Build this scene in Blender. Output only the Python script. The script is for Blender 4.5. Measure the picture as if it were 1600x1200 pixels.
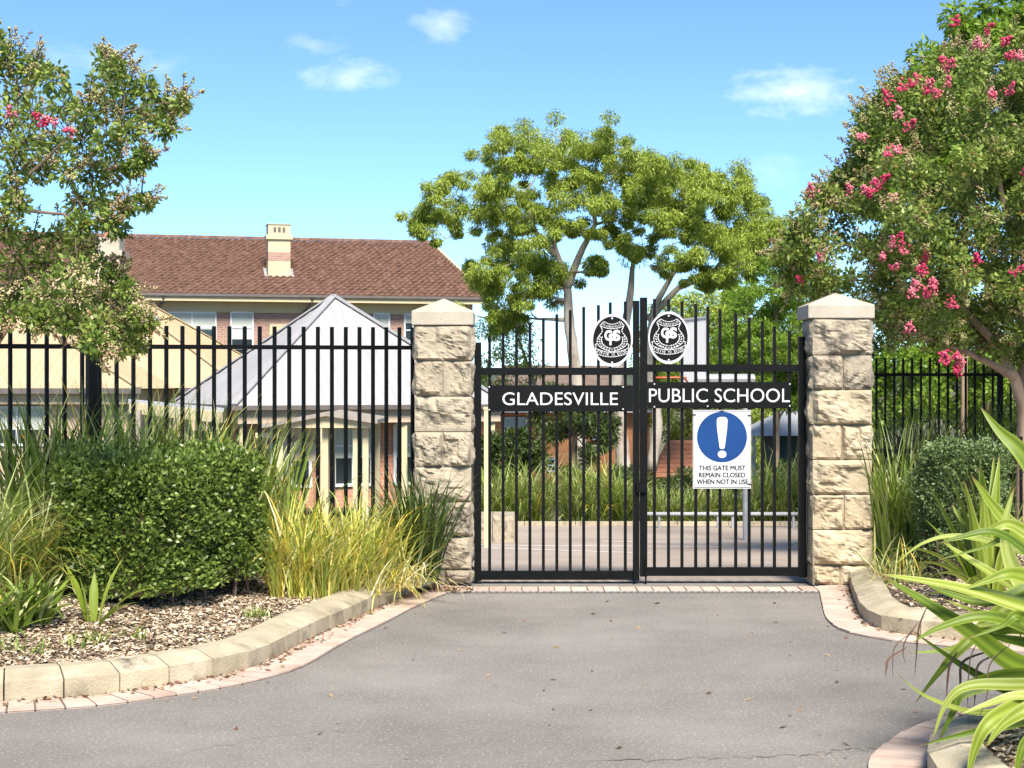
import bpy, bmesh, math, random
import numpy as np
from mathutils import Vector, Matrix, noise
random.seed(7)
RNG = np.random.default_rng(7)
for o in list(bpy.data.objects): bpy.data.objects.remove(o)
scene = bpy.context.scene
COL = scene.collection
R = math.radians

# ------------------------------------------------------------------ camera
EYE = 1.56
FPX = 2500.0                      # focal length in pixels of the 1600 px wide photograph
cam_d = bpy.data.cameras.new('camera'); cam = bpy.data.objects.new('camera', cam_d); COL.objects.link(cam)
cam.location = (0, 0, EYE); cam.rotation_euler = (R(90), 0, 0)
cam_d.sensor_width = 36; cam_d.lens = 36*FPX/1600; cam_d.clip_start = .05; cam_d.clip_end = 6000
scene.camera = cam

# ------------------------------------------------------------------ sky, sun, exposure
SUN_AZ, SUN_EL = R(168), R(48)
world = bpy.data.worlds.new('World'); scene.world = world; world.use_nodes = True
wt = world.node_tree; wt.nodes.clear()
wo = wt.nodes.new('ShaderNodeOutputWorld'); wb = wt.nodes.new('ShaderNodeBackground')
sky = wt.nodes.new('ShaderNodeTexSky'); sky.sky_type = 'NISHITA'; sky.sun_disc = False
sky.sun_elevation = SUN_EL; sky.sun_rotation = SUN_AZ
sky.air_density = 0.6; sky.dust_density = 0.0; sky.ozone_density = 3.0
wb.inputs['Strength'].default_value = 0.083
# thin wispy clouds scattered over the whole sky
tc = wt.nodes.new('ShaderNodeTexCoord'); mp = wt.nodes.new('ShaderNodeMapping'); mp.inputs['Scale'].default_value = (5, 5, 13)
mp.inputs['Location'].default_value = (1.3, 0.2, 0.35)
n1 = wt.nodes.new('ShaderNodeTexNoise'); n1.inputs['Scale'].default_value = 1.0; n1.inputs['Detail'].default_value = 7; n1.inputs['Roughness'].default_value = .55
cr = wt.nodes.new('ShaderNodeValToRGB'); cr.color_ramp.elements[0].position = .66; cr.color_ramp.elements[1].position = .9
cr.color_ramp.elements[0].color = (0, 0, 0, 1); cr.color_ramp.elements[1].color = (.75, .75, .75, 1)
mx = wt.nodes.new('ShaderNodeMixRGB'); mx.inputs['Color2'].default_value = (7.5, 7.6, 7.7, 1)
L = wt.links.new
L(tc.outputs['Generated'], mp.inputs['Vector']); L(mp.outputs['Vector'], n1.inputs['Vector']); L(n1.outputs['Fac'], cr.inputs['Fac'])
ti = wt.nodes.new('ShaderNodeMixRGB'); ti.blend_type = 'MULTIPLY'; ti.inputs['Fac'].default_value = 1; ti.inputs['Color2'].default_value = (.80, .965, 1.02, 1)
L(sky.outputs['Color'], ti.inputs['Color1']); L(ti.outputs['Color'], mx.inputs['Color1']); 
def wn(t, **k):
    n = wt.nodes.new(t)
    for a, v in k.items(): setattr(n, a, v)
    return n
nz = wn('ShaderNodeTexNoise'); nz.inputs['Scale'].default_value = 1; nz.inputs['Detail'].default_value = 8; nz.inputs['Roughness'].default_value = .6
mp2 = wn('ShaderNodeMapping'); mp2.inputs['Scale'].default_value = (38, 38, 75); L(tc.outputs['Generated'], mp2.inputs['Vector']); L(mp2.outputs['Vector'], nz.inputs['Vector'])
fac = cr.outputs['Color']
for cpx, cpy, wx, wz, amt in ((535,118,.036,.016,.42), (690,38,.028,.013,.35), (1235,142,.055,.02,.5), (1205,268,.03,.012,.15), (150,95,.06,.014,.25), (490,70,.022,.010,.22)):
    dv = Vector(((cpx-800)/FPX, 1, (600-cpy)/FPX)).normalized()     # wispy cloud standing in this direction of the sky
    sb = wn('ShaderNodeVectorMath', operation='SUBTRACT'); sb.inputs[1].default_value = dv; L(tc.outputs['Generated'], sb.inputs[0])
    ml = wn('ShaderNodeVectorMath', operation='MULTIPLY'); ml.inputs[1].default_value = (1/wx, 1/wx, 1/wz); L(sb.outputs[0], ml.inputs[0])
    le = wn('ShaderNodeVectorMath', operation='LENGTH'); L(ml.outputs[0], le.inputs[0])
    m1 = wn('ShaderNodeMapRange'); m1.inputs['From Min'].default_value = 1.1; m1.inputs['From Max'].default_value = 0; m1.inputs['To Max'].default_value = .42; L(le.outputs['Value'], m1.inputs['Value'])
    ad = wn('ShaderNodeMath', operation='ADD'); L(m1.outputs['Result'], ad.inputs[0]); L(nz.outputs['Fac'], ad.inputs[1])
    m2 = wn('ShaderNodeMapRange'); m2.inputs['From Min'].default_value = .62; m2.inputs['From Max'].default_value = 1.08; m2.inputs['To Max'].default_value = amt; L(ad.outputs[0], m2.inputs['Value'])
    gt = wn('ShaderNodeMath', operation='MULTIPLY'); m3 = wn('ShaderNodeMapRange'); m3.inputs['From Min'].default_value = 1.1; m3.inputs['From Max'].default_value = .7; L(le.outputs['Value'], m3.inputs['Value']); L(m2.outputs['Result'], gt.inputs[0]); L(m3.outputs['Result'], gt.inputs[1])
    mxx = wn('ShaderNodeMath', operation='MAXIMUM'); L(fac, mxx.inputs[0]); L(gt.outputs[0], mxx.inputs[1]); fac = mxx.outputs[0]
L(fac, mx.inputs['Fac'])
L(mx.outputs['Color'], wb.inputs['Color']); L(wb.outputs['Background'], wo.inputs['Surface'])
sd = bpy.data.lights.new('sun', 'SUN'); sd.energy = 3.7; sd.angle = R(20); sd.color = (1, .93, .82)
sun = bpy.data.objects.new('sun', sd); COL.objects.link(sun)
sv = Vector((math.sin(SUN_AZ)*math.cos(SUN_EL), math.cos(SUN_AZ)*math.cos(SUN_EL), math.sin(SUN_EL)))
sun.rotation_euler = sv.to_track_quat('Z', 'Y').to_euler(); sun.location = (-10, -15, 25)
scene.view_settings.view_transform = 'Standard'; scene.view_settings.look = 'None'
scene.view_settings.exposure = 1.48; scene.view_settings.gamma = 1
scene.view_settings.use_curve_mapping = False

# ------------------------------------------------------------------ helpers
def at(px, py, Y):                 # point of the photograph at distance Y
    return Vector(((px-800)*Y/FPX, Y, EYE-(py-600)*Y/FPX))
def gr(px, py, z=0.0):             # point of the photograph on level ground z
    Y = FPX*(EYE-z)/(py-600); return Vector(((px-800)*Y/FPX, Y, z))

class MB:
    def __init__(s): s.v = []; s.f = []
    def add(s, vs, fs):
        b = len(s.v); s.v += [tuple(v) for v in vs]; s.f += [tuple(b+i for i in f) for f in fs]; return s
    def box(s, x0, x1, y0, y1, z0, z1):
        return s.add([(x0,y0,z0),(x1,y0,z0),(x1,y1,z0),(x0,y1,z0),(x0,y0,z1),(x1,y0,z1),(x1,y1,z1),(x0,y1,z1)],
                     [(0,3,2,1),(4,5,6,7),(0,1,5,4),(1,2,6,5),(2,3,7,6),(3,0,4,7)])
    def bar(s, a, b, w, h, up=(0,0,1)):           # rectangular bar from a to b
        a, b = Vector(a), Vector(b); d = (b-a).normalized(); up = Vector(up)
        if abs(d.dot(up)) > .95: up = Vector((0,1,0))
        x = d.cross(up).normalized(); y = x.cross(d).normalized(); vs = []
        for p in (a, b):
            for i, j in ((-1,-1),(1,-1),(1,1),(-1,1)): vs.append(p+x*(i*w/2)+y*(j*h/2))
        return s.add(vs, [(3,2,1,0),(4,5,6,7),(0,1,5,4),(1,2,6,5),(2,3,7,6),(3,0,4,7)])
    def prism(s, poly, d):                        # polygon of 3D points pushed along d
        n = len(poly); d = Vector(d); vs = [Vector(p) for p in poly]; vs += [p+d for p in vs]
        return s.add(vs, [tuple(range(n))[::-1], tuple(range(n, 2*n))]+[(i,(i+1)%n,n+(i+1)%n,n+i) for i in range(n)])
    def tube(s, pts, rad, n=6):
        pts = [Vector(p) for p in pts]
        if not hasattr(rad, '__len__'): rad = [rad]*len(pts)
        b = len(s.v); px = None
        for i, p in enumerate(pts):
            d = (pts[min(i+1, len(pts)-1)]-pts[max(i-1, 0)]).normalized()
            if px is None:
                px = d.cross(Vector((.31,.77,.2))).normalized()
            else:
                px = (px-d*px.dot(d)).normalized()
            py = d.cross(px)
            for k in range(n):
                a = 2*math.pi*k/n; s.v.append(tuple(p+(px*math.cos(a)+py*math.sin(a))*rad[i]))
        for i in range(len(pts)-1):
            for k in range(n):
                s.f.append((b+i*n+k, b+i*n+(k+1)%n, b+(i+1)*n+(k+1)%n, b+(i+1)*n+k))
        s.f.append(tuple(b+k for k in range(n))[::-1]); s.f.append(tuple(b+(len(pts)-1)*n+k for k in range(n)))
        return s
    def build(s, name, m, parent=None, smooth=False):
        me = bpy.data.meshes.new(name); me.from_pydata(s.v, [], s.f); me.materials.append(m)
        if smooth: me.polygons.foreach_set('use_smooth', [True]*len(me.polygons))
        me.update(); return link(name, me, parent)
def link(name, me, parent=None):
    o = bpy.data.objects.new(name, me); COL.objects.link(o)
    if parent: o.parent = parent
    return o
def tag(o, label, cat, group=None):
    o['label'] = label; o['category'] = cat
    if group: o['group'] = group
    return o
def thing(name, label, cat, group=None):
    return tag(link(name, None), label, cat, group)
def struct(o): o['kind'] = 'structure'; return o
def stuff(o): o['kind'] = 'stuff'; return o

def np_mesh(name, V, F, m, parent=None, rnd=None, along=None, smooth=False):
    V = np.asarray(V, np.float32).reshape(-1, 3); F = np.asarray(F, np.int32); k = F.shape[1]
    me = bpy.data.meshes.new(name); me.vertices.add(len(V)); me.vertices.foreach_set('co', V.ravel())
    me.loops.add(F.size); me.loops.foreach_set('vertex_index', F.ravel())
    me.polygons.add(len(F)); me.polygons.foreach_set('loop_start', np.arange(0, F.size, k, dtype=np.int32))
    if smooth: me.polygons.foreach_set('use_smooth', np.ones(len(F), bool))
    me.materials.append(m); me.update(calc_edges=True)
    for nm, arr in (('rnd', rnd), ('along', along)):
        if arr is not None:
            a = me.attributes.new(nm, 'FLOAT', 'POINT'); a.data.foreach_set('value', np.asarray(arr, np.float32))
    return link(name, me, parent)

# ------------------------------------------------------------------ materials
def newmat(name):
    m = bpy.data.materials.new(name); m.use_nodes = True; nt = m.node_tree
    return m, nt, nt.nodes['Principled BSDF'], nt.links.new
def ramp(nt, cols, pos=None):
    r = nt.nodes.new('ShaderNodeValToRGB'); e = r.color_ramp.elements
    n = len(cols)
    for i, c in enumerate(cols):
        p = pos[i] if pos else i/(n-1)
        if i < 2: e[i].position = p
        else: e.new(p)
    for i, c in enumerate(cols):
        e[i].color = (*c, 1)
    return r
def surf(name, cols, scale=4, rough=.8, bump=0, bscale=60, metal=0, detail=6, stretch=(1,1,1), pos=None, spots=None):
    """noise-coloured surface, optional bump, optional dark weathering stains"""
    m, nt, b, l = newmat(name)
    tc = nt.nodes.new('ShaderNodeNewGeometry'); mp = nt.nodes.new('ShaderNodeMapping'); mp.inputs['Scale'].default_value = stretch
    l(tc.outputs['Position'], mp.inputs['Vector'])
    n = nt.nodes.new('ShaderNodeTexNoise'); n.inputs['Scale'].default_value = scale; n.inputs['Detail'].default_value = detail; n.inputs['Roughness'].default_value = .65
    l(mp.outputs['Vector'], n.inputs['Vector'])
    r = ramp(nt, cols, pos or [.3+.4*i/max(1, len(cols)-1) for i in range(len(cols))])
    l(n.outputs['Fac'], r.inputs['Fac']); out = r.outputs['Color']
    if spots:                                     # (colour, scale, lo, hi)
        c, sc, lo, hi = spots
        n2 = nt.nodes.new('ShaderNodeTexNoise'); n2.inputs['Scale'].default_value = sc; n2.inputs['Detail'].default_value = 8; n2.inputs['Roughness'].default_value = .7
        l(mp.outputs['Vector'], n2.inputs['Vector'])
        r2 = ramp(nt, [(0,0,0),(1,1,1)], [lo, hi]); l(n2.outputs['Fac'], r2.inputs['Fac'])
        mx = nt.nodes.new('ShaderNodeMixRGB'); mx.inputs['Color2'].default_value = (*c, 1)
        l(r2.outputs['Color'], mx.inputs['Fac']); l(out, mx.inputs['Color1']); out = mx.outputs['Color']
    l(out, b.inputs['Base Color']); b.inputs['Roughness'].default_value = rough; b.inputs['Metallic'].default_value = metal
    if bump:
        n3 = nt.nodes.new('ShaderNodeTexNoise'); n3.inputs['Scale'].default_value = bscale; n3.inputs['Detail'].default_value = 5
        l(mp.outputs['Vector'], n3.inputs['Vector'])
        bp = nt.nodes.new('ShaderNodeBump'); bp.inputs['Strength'].default_value = bump; bp.inputs['Distance'].default_value = .01
        l(n3.outputs['Fac'], bp.inputs['Height']); l(bp.outputs['Normal'], b.inputs['Normal'])
    return m
def leafmat(name, cols, rough=.45, trans=.25, pos=None, tip=None, spec=.4):
    """colour by the leaf's own random value; a brown tip along the blade where asked"""
    m, nt, b, l = newmat(name)
    a = nt.nodes.new('ShaderNodeAttribute'); a.attribute_name = 'rnd'
    r = ramp(nt, cols, pos); l(a.outputs['Fac'], r.inputs['Fac']); out = r.outputs['Color']
    if tip:
        a2 = nt.nodes.new('ShaderNodeAttribute'); a2.attribute_name = 'along'
        r2 = ramp(nt, [(0,0,0),(1,1,1)], [tip[1], min(1, tip[1]+.06)]); l(a2.outputs['Fac'], r2.inputs['Fac'])
        mx = nt.nodes.new('ShaderNodeMixRGB'); mx.inputs['Color2'].default_value = (*tip[0], 1)
        l(r2.outputs['Color'], mx.inputs['Fac']); l(out, mx.inputs['Color1']); out = mx.outputs['Color']
    l(out, b.inputs['Base Color']); b.inputs['Roughness'].default_value = rough; b.inputs['Specular IOR Level'].default_value = spec
    if trans:
        t = nt.nodes.new('ShaderNodeBsdfTranslucent'); l(out, t.inputs['Color'])
        ms = nt.nodes.new('ShaderNodeMixShader'); ms.inputs['Fac'].default_value = trans
        l(b.outputs['BSDF'], ms.inputs[1]); l(t.outputs['BSDF'], ms.inputs[2]); l(ms.outputs['Shader'], nt.nodes['Material Output'].inputs['Surface'])
    return m
def brickmat(name, c1, c2, mortar, bw=.23, bh=.076, rot=0):
    m, nt, b, l = newmat(name)
    tc = nt.nodes.new('ShaderNodeTexCoord'); mp = nt.nodes.new('ShaderNodeMapping'); mp.inputs['Rotation'].default_value = (R(90), 0, 0)
    l(tc.outputs['Object'], mp.inputs['Vector'])
    t = nt.nodes.new('ShaderNodeTexBrick'); t.inputs['Color1'].default_value = (*c1, 1); t.inputs['Color2'].default_value = (*c2, 1); t.inputs['Mortar'].default_value = (*mortar, 1)
    t.inputs['Scale'].default_value = 1; t.inputs['Brick Width'].default_value = bw; t.inputs['Row Height'].default_value = bh+.01; t.inputs['Mortar Size'].default_value = .008
    l(mp.outputs['Vector'], t.inputs['Vector']); l(t.outputs['Color'], b.inputs['Base Color']); b.inputs['Roughness'].default_value = .85
    return m

M = {}
M['asphalt'] = surf('asphalt', [(.145,.131,.116),(.195,.178,.159),(.25,.229,.206)], scale=.8, rough=.95, bump=1, bscale=120, detail=12, spots=((.42,.38,.33), 62, .545, .65))
M['court'] = surf('court_asphalt', [(.25,.2,.165),(.3,.245,.2),(.35,.29,.24)], scale=.8, rough=.9, bump=.3, bscale=120)
M['line'] = surf('court_line_paint', [(.5,.45,.42),(.72,.68,.64)], scale=6, rough=.8)
M['earth'] = surf('ground_grass_earth', [(.05,.06,.02),(.09,.09,.035),(.13,.11,.06)], scale=.7, rough=1, bump=.4, bscale=20)
M['mulch'] = surf('mulch_soil', [(.05,.035,.025),(.11,.08,.055),(.2,.16,.11)], scale=22, rough=1, bump=1, bscale=60)
M['chip'] = leafmat('mulch_chip', [(.10,.06,.04),(.32,.23,.15),(.52,.42,.3),(.66,.58,.46)], rough=.9, trans=0, spec=.1)
M['litter'] = leafmat('leaf_litter', [(.1,.05,.03),(.2,.1,.06),(.34,.24,.15),(.16,.12,.05)], rough=.8, trans=.1)
M['kerb'] = surf('kerb_concrete', [(.29,.245,.165),(.38,.325,.225),(.45,.39,.29)], scale=5, rough=.9, bump=.5, bscale=90, spots=((.075,.065,.05), 3.2, .53, .70))
M['paver'] = surf('brick_paver', [(.40,.27,.21),(.48,.36,.29),(.52,.43,.36)], scale=5, rough=.85, bump=.2, bscale=80)
M['joint'] = surf('joint_sand', [(.1,.08,.06),(.17,.13,.1)], scale=20, rough=1)
M['stone'] = surf('sandstone', [(.22,.185,.135),(.35,.295,.215),(.44,.375,.28)], scale=5, rough=.95, bump=.7, bscale=45, spots=((.06,.05,.04), 5, .50, .68))
M['stone_warm'] = surf('sandstone_warm', [(.29,.23,.15),(.40,.325,.215),(.48,.41,.3)], scale=4, rough=.95, bump=.7, bscale=45, spots=((.12,.09,.06), 7, .64, .8))
M['mortar'] = surf('mortar', [(.27,.24,.2),(.37,.33,.28)], scale=20, rough=1)
M['cap'] = surf('cap_concrete', [(.33,.29,.23),(.42,.37,.3)], scale=6, rough=.9, bump=.3, bscale=70, spots=((.16,.14,.11), 5, .58, .8))
M['black'] = surf('black_powdercoat', [(.0025,.003,.003),(.005,.0055,.0055)], scale=9, rough=.5)
M['sign_black'] = surf('sign_black', [(.003,.0035,.0035),(.006,.0065,.0065)], scale=5, rough=.5)
M['letter'] = surf('letter_white', [(.5,.5,.5),(.58,.58,.57)], scale=20, rough=.5)
M['silver'] = surf('silver_rim', [(.5,.5,.52),(.62,.62,.64)], scale=12, rough=.4)
M['white'] = surf('white_enamel', [(.5,.5,.5),(.56,.56,.56)], scale=5, rough=.35)
M['blue'] = surf('blue_enamel', [(.002,.032,.14),(.003,.042,.17)], scale=5, rough=.35)
M['steel'] = surf('galvanised_steel', [(.25,.26,.27),(.36,.37,.38)], scale=8, rough=.55, metal=.2)
M['rust'] = surf('orange_hoop_paint', [(.5,.09,.04),(.6,.14,.07)], scale=8, rough=.5)
M['tile'] = surf('terracotta_tile', [(.08,.042,.03),(.17,.088,.06),(.29,.175,.12)], scale=5, rough=.85, detail=9)
M['redtile'] = surf('orange_tile', [(.32,.12,.06),(.45,.2,.11)], scale=3, rough=.85)
M['darktile'] = surf('brown_tile', [(.1,.07,.055),(.17,.125,.1)], scale=3, rough=.85)
M['cream'] = surf('cream_paint', [(.46,.39,.24),(.52,.45,.28)], scale=2, rough=.7)
M['pinkcream'] = surf('cream_render', [(.43,.33,.24),(.5,.39,.29)], scale=2, rough=.85)
M['creamroof'] = surf('cream_metal_roof', [(.38,.29,.175),(.45,.35,.215)], scale=1.2, rough=.6, stretch=(1,1,.4), spots=((.38,.27,.15), 3, .6, .8))
M['whiteroof'] = surf('pale_grey_metal_roof', [(.29,.28,.28),(.345,.335,.335)], scale=1.0, rough=.5)
M['ridge'] = surf('ridge_cap', [(.26,.255,.26),(.32,.315,.32)], scale=2, rough=.5)
M['greyroof'] = surf('grey_fabric_roof', [(.3,.31,.32),(.36,.37,.38)], scale=2, rough=.7)
M['gutter'] = surf('dark_gutter', [(.09,.075,.07),(.13,.11,.1)], scale=3, rough=.5)
M['wood'] = surf('weathered_shingle', [(.2,.17,.14),(.32,.28,.24)], scale=6, rough=.9)
M['brick'] = brickmat('brown_brick', (.27,.15,.105), (.35,.2,.15), (.36,.31,.26))
M['redbrick'] = brickmat('red_brick', (.42,.16,.10), (.50,.22,.14), (.4,.33,.28))
M['orangebrick'] = brickmat('orange_brick', (.60,.22,.07), (.68,.28,.10), (.48,.3,.2))
M['frame'] = surf('white_frame', [(.6,.62,.64),(.7,.72,.73)], scale=3, rough=.5)
M['blind'] = surf('pale_blind', [(.42,.45,.4),(.5,.52,.47)], scale=2, rough=.8)
M['cloth'] = surf('banner_cloth', [(.45,.38,.27),(.56,.48,.35)], scale=3, rough=.9)
M['dkgreen'] = surf('dark_green_wall', [(.012,.03,.028),(.02,.045,.04)], scale=3, rough=.8)
g, nt, b, l = newmat('window_glass'); b.inputs['Base Color'].default_value = (.02,.028,.033,1); b.inputs['Roughness'].default_value = .06; M['glass'] = g
M['bark_pale'] = surf('eucalypt_bark', [(.20,.155,.12),(.36,.31,.26),(.46,.41,.36)], scale=3, rough=.9, stretch=(1,1,.35), bump=.4, bscale=12)
M['bark'] = surf('smooth_tan_bark', [(.16,.105,.065),(.30,.21,.14),(.40,.3,.21)], scale=7, rough=.85, stretch=(1,1,.35))
M['twig'] = surf('dark_twig', [(.07,.045,.03),(.13,.09,.06)], scale=9, rough=.9)
M['euc'] = leafmat('eucalypt_leaf', [(.125,.175,.022),(.25,.335,.04),(.375,.465,.07),(.47,.525,.12)], trans=.38)
M['myrtle'] = leafmat('myrtle_leaf', [(.06,.11,.02),(.15,.23,.04),(.27,.35,.07),(.38,.42,.11),(.4,.2,.07)], pos=[0,.33,.62,.92,1], trans=.36)
M['pod'] = leafmat('myrtle_seed_pod', [(.14,.085,.04),(.27,.25,.09),(.4,.41,.17),(.36,.22,.13)], trans=0, rough=.7)
M['flower'] = leafmat('pink_blossom', [(.6,.03,.12),(.76,.12,.22),(.82,.34,.38)], trans=.35, rough=.7)
M['bright'] = leafmat('bright_green_leaf', [(.09,.17,.018),(.19,.31,.03),(.3,.42,.06)], trans=.4)
M['dark'] = leafmat('dark_green_leaf', [(.025,.045,.01),(.055,.09,.018),(.10,.14,.03)], trans=.22)
M['hedge'] = leafmat('hedge_leaf', [(.035,.065,.014),(.11,.17,.03),(.21,.29,.055),(.38,.46,.14)], pos=[0,.4,.75,1], trans=.28, rough=.35)
M['hedge_pale'] = leafmat('pale_hedge_leaf', [(.05,.09,.025),(.12,.18,.055),(.28,.36,.16)], trans=.25, rough=.4)
M['grass'] = leafmat('mat_rush_blade', [(.06,.12,.016),(.16,.24,.03),(.3,.37,.07),(.55,.57,.28),(.5,.36,.05)], pos=[0,.35,.62,.88,1], trans=.3)
M['grass_yellow'] = leafmat('yellow_rush_blade', [(.12,.2,.022),(.32,.38,.05),(.56,.56,.14),(.6,.44,.04),(.7,.68,.45)], pos=[0,.25,.5,.72,1], trans=.3)
M['grass_dark'] = leafmat('dark_rush_blade', [(.025,.05,.014),(.06,.1,.02),(.13,.17,.04),(.3,.3,.1)], pos=[0,.5,.9,1], trans=.25)
M['flax'] = leafmat('flax_leaf', [(.05,.10,.010),(.13,.2,.014),(.25,.32,.03),(.46,.5,.16)], trans=.35, rough=.5, tip=((.16,.06,.035), .93))
M['drywisp'] = leafmat('dry_leaf_strip', [(.06,.035,.025),(.16,.10,.07)], trans=.1)

def object_tint(m, amount):
    """each separate piece a little lighter or darker than its neighbours"""
    nt = m.node_tree; b = nt.nodes['Principled BSDF']; src = b.inputs['Base Color'].links[0].from_socket
    oi = nt.nodes.new('ShaderNodeObjectInfo'); mr = nt.nodes.new('ShaderNodeMapRange'); mr.inputs['To Min'].default_value = 1-amount; mr.inputs['To Max'].default_value = 1+amount
    hv = nt.nodes.new('ShaderNodeHueSaturation'); nt.links.new(oi.outputs['Random'], mr.inputs['Value']); nt.links.new(mr.outputs['Result'], hv.inputs['Value'])
    nt.links.new(src, hv.inputs['Color']); nt.links.new(hv.outputs['Color'], b.inputs['Base Color'])
object_tint(M['paver'], .13); object_tint(M['kerb'], .1); object_tint(M['stone'], .1); object_tint(M['stone_warm'], .08)
for k in ('black', 'sign_black'): M[k].node_tree.nodes['Principled BSDF'].inputs['Specular IOR Level'].default_value = .13
# ------------------------------------------------------------------ ground, driveway, court
ZT = [(-80,0),(13,0),(22.5,-.62),(25,-.66),(30,-.8),(60,-2),(90,-2.2),(3000,-2.2)]
def zt(y): return float(np.interp(y, [a for a, _ in ZT], [b for _, b in ZT]))
ys = [-80,-20,0,6,10,13,16,19,22.5,25,30,40,50,60,90,200,600,3000]; xs = [-2500,-400,-100,-40,-20,-10,0,10,20,40,100,400,2500]
V = [(x, y, zt(y)-.05) for y in ys for x in xs]; nx = len(xs)
F = [(j*nx+i, j*nx+i+1, (j+1)*nx+i+1, (j+1)*nx+i) for j in range(len(ys)-1) for i in range(nx-1)]
struct(MB().add(V, F).build('ground', M['earth']))
ys = [-40, 0, 6, 12.55]
driveway = struct(MB().add([(x, y, 0) for y in ys for x in (-30, 30)], [(2*j, 2*j+1, 2*j+3, 2*j+2) for j in range(3)]).build('driveway', M['asphalt']))
ys = [12.55, 13, 16, 19, 22.5, 25.1]
court = struct(MB().add([(x, y, zt(y)+.004) for y in ys for x in (-9, 16)], [(2*j, 2*j+1, 2*j+3, 2*j+2) for j in range(5)]).build('court', M['court']))
def court_line(p0, p1, w=.05):
    pts = []
    for k in range(7):
        x = p0[0]+(p1[0]-p0[0])*k/6; y = p0[1]+(p1[1]-p0[1])*k/6; pts.append(Vector((x, y, zt(y)+.009)))
    d = (pts[-1]-pts[0]); n = Vector((-d.y, d.x, 0)).normalized()*w/2
    MB().add([q for p in pts for q in (p-n, p+n)], [(2*k, 2*k+2, 2*k+3, 2*k+1) for k in range(6)]).build('painted_line', M['line'], court)
for a, b in (((-4, 20.6), (11, 17.6)), ((1.2, 21.3), (12, 20.6)), ((-1, 19.6), (1.5, 17.4))): court_line(a, b)

def crack(pts, w):
    P = []
    for (a, b), (c, d) in zip(pts, pts[1:]):
        for k in range(14): P.append(gr(a+(c-a)*k/14, b+(d-b)*k/14)+Vector((random.gauss(0,.008), random.gauss(0,.02), .0035)))
    V = []
    for i, p in enumerate(P): ww = w*random.uniform(.3, 1)*min(1, i/5, (len(P)-1-i)/5); V += [p-Vector((0, ww, 0)), p+Vector((0, ww, 0))]
    MB().add(V, [(2*i, 2*i+2, 2*i+3, 2*i+1) for i in range(len(P)-1)]).build('surface_crack', M['joint'], driveway)
crack([(900,1190),(1100,1186),(1240,1181),(1330,1171),(1410,1172)], .006); crack([(250,1185),(420,1150),(600,1140)], .003)
# ------------------------------------------------------------------ kerbs and brick edging
def path(pts, step):
    P = [Vector((p[0], p[1])) for p in pts]; out = []
    for i in range(len(P)-1):
        p0, p1, p2, p3 = P[max(i-1,0)], P[i], P[i+1], P[min(i+2, len(P)-1)]
        for k in range(24):
            t = k/24; out.append(.5*((2*p1)+(p2-p0)*t+(2*p0-5*p1+4*p2-p3)*t*t+(3*p1-p0-3*p2+p3)*t**3))
    out.append(P[-1]); L = [0]
    for a, b in zip(out, out[1:]): L.append(L[-1]+(b-a).length)
    n = max(1, round(L[-1]/step)); res = []
    for k in range(n+1):
        s = L[-1]*k/n; x = float(np.interp(s, L, [p.x for p in out])); y = float(np.interp(s, L, [p.y for p in out])); res.append(Vector((x, y)))
    nn = []
    for i in range(len(res)):
        d = (res[min(i+1, n)]-res[max(i-1, 0)]).normalized(); nn.append(Vector((-d.y, d.x)))
    return res, nn
KP = [(0,0),(0,.105),(.12,.148),(.21,.148),(.21,-.03),(0,-.03)]
def kerb_run(name, pts, blk=.28):
    root = struct(link(name, None)); ps, ns = path(pts, blk)
    for i in range(len(ps)-1):
        d = (ps[i+1]-ps[i]); g = d.normalized()*.004; dz = random.uniform(-.004, .004); v = []
        for p, n in ((ps[i]+g, ns[i]), (ps[i+1]-g, ns[i+1])):
            for s, z in KP: q = p+n*(s+dz*.6); v.append((q.x, q.y, z+(dz if z > 0 else 0)))
        k = len(KP)
        MB().add(v, [tuple(range(k)), tuple(range(2*k-1, k-1, -1))]+[(j, k+j, k+(j+1)%k, (j+1)%k) for j in range(k)]).build('kerb_block', M['kerb'], root)
    return ps, ns
def paver_run(name, pts, w=.23, blk=.122, off=0.004, bed=True):
    root = struct(link(name, None)); ps, ns = path(pts, blk)
    v = []
    for p, n in zip(ps, ns):
        for s in (off, -w-.003): q = p+n*s; v.append((q.x, q.y, .006))
    MB().add(v, [(2*i, 2*i+1, 2*i+3, 2*i+2) for i in range(len(ps)-1)]).build('joint_sand', M['joint'], root)
    for i in range(len(ps)-1):
        d = (ps[i+1]-ps[i]).normalized()*.005; v = []; h = .014+random.uniform(-.0025, .0025); t = random.uniform(-.0015, .0015)
        for z in (-.03, h):
            for p, n, s in ((ps[i]+d, ns[i], -off), (ps[i]+d, ns[i], -w), (ps[i+1]-d, ns[i+1], -w), (ps[i+1]-d, ns[i+1], -off)):
                q = p+n*s; v.append((q.x, q.y, z+(t if s < -.1 and z > 0 else 0)))
        MB().add(v, [(0,3,2,1),(4,5,6,7),(0,1,5,4),(1,2,6,5),(2,3,7,6),(3,0,4,7)]).build('brick', M['paver'], root)
gp = lambda l: [tuple(gr(x, y).xy) for x, y in l]
LEFT = [(-7.5,7.0),(-4.8,7.35),(-3.3,7.62)]+gp([(0,1100),(137,1091),(222,1080),(294,1069),(346,1059),(412,1040),(482,1003),(545,974),(606,945),(692,911)])
RIGHT = gp([(1325,913),(1331,930),(1338,950),(1347,969),(1368,984),(1398,991.5),(1440,997.5),(1470,1000)])+[(3.05,9.5),(4.6,9.1),(7.5,8.8)]
NOSE = [(6.5,7.9),(4.2,7.85),(3.1,7.8)]+gp([(1600,1122),(1560,1131),(1500,1152),(1464,1178),(1448,1205)])+[(1.62,6.0),(1.68,5.2),(2.0,4.2)]
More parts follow.
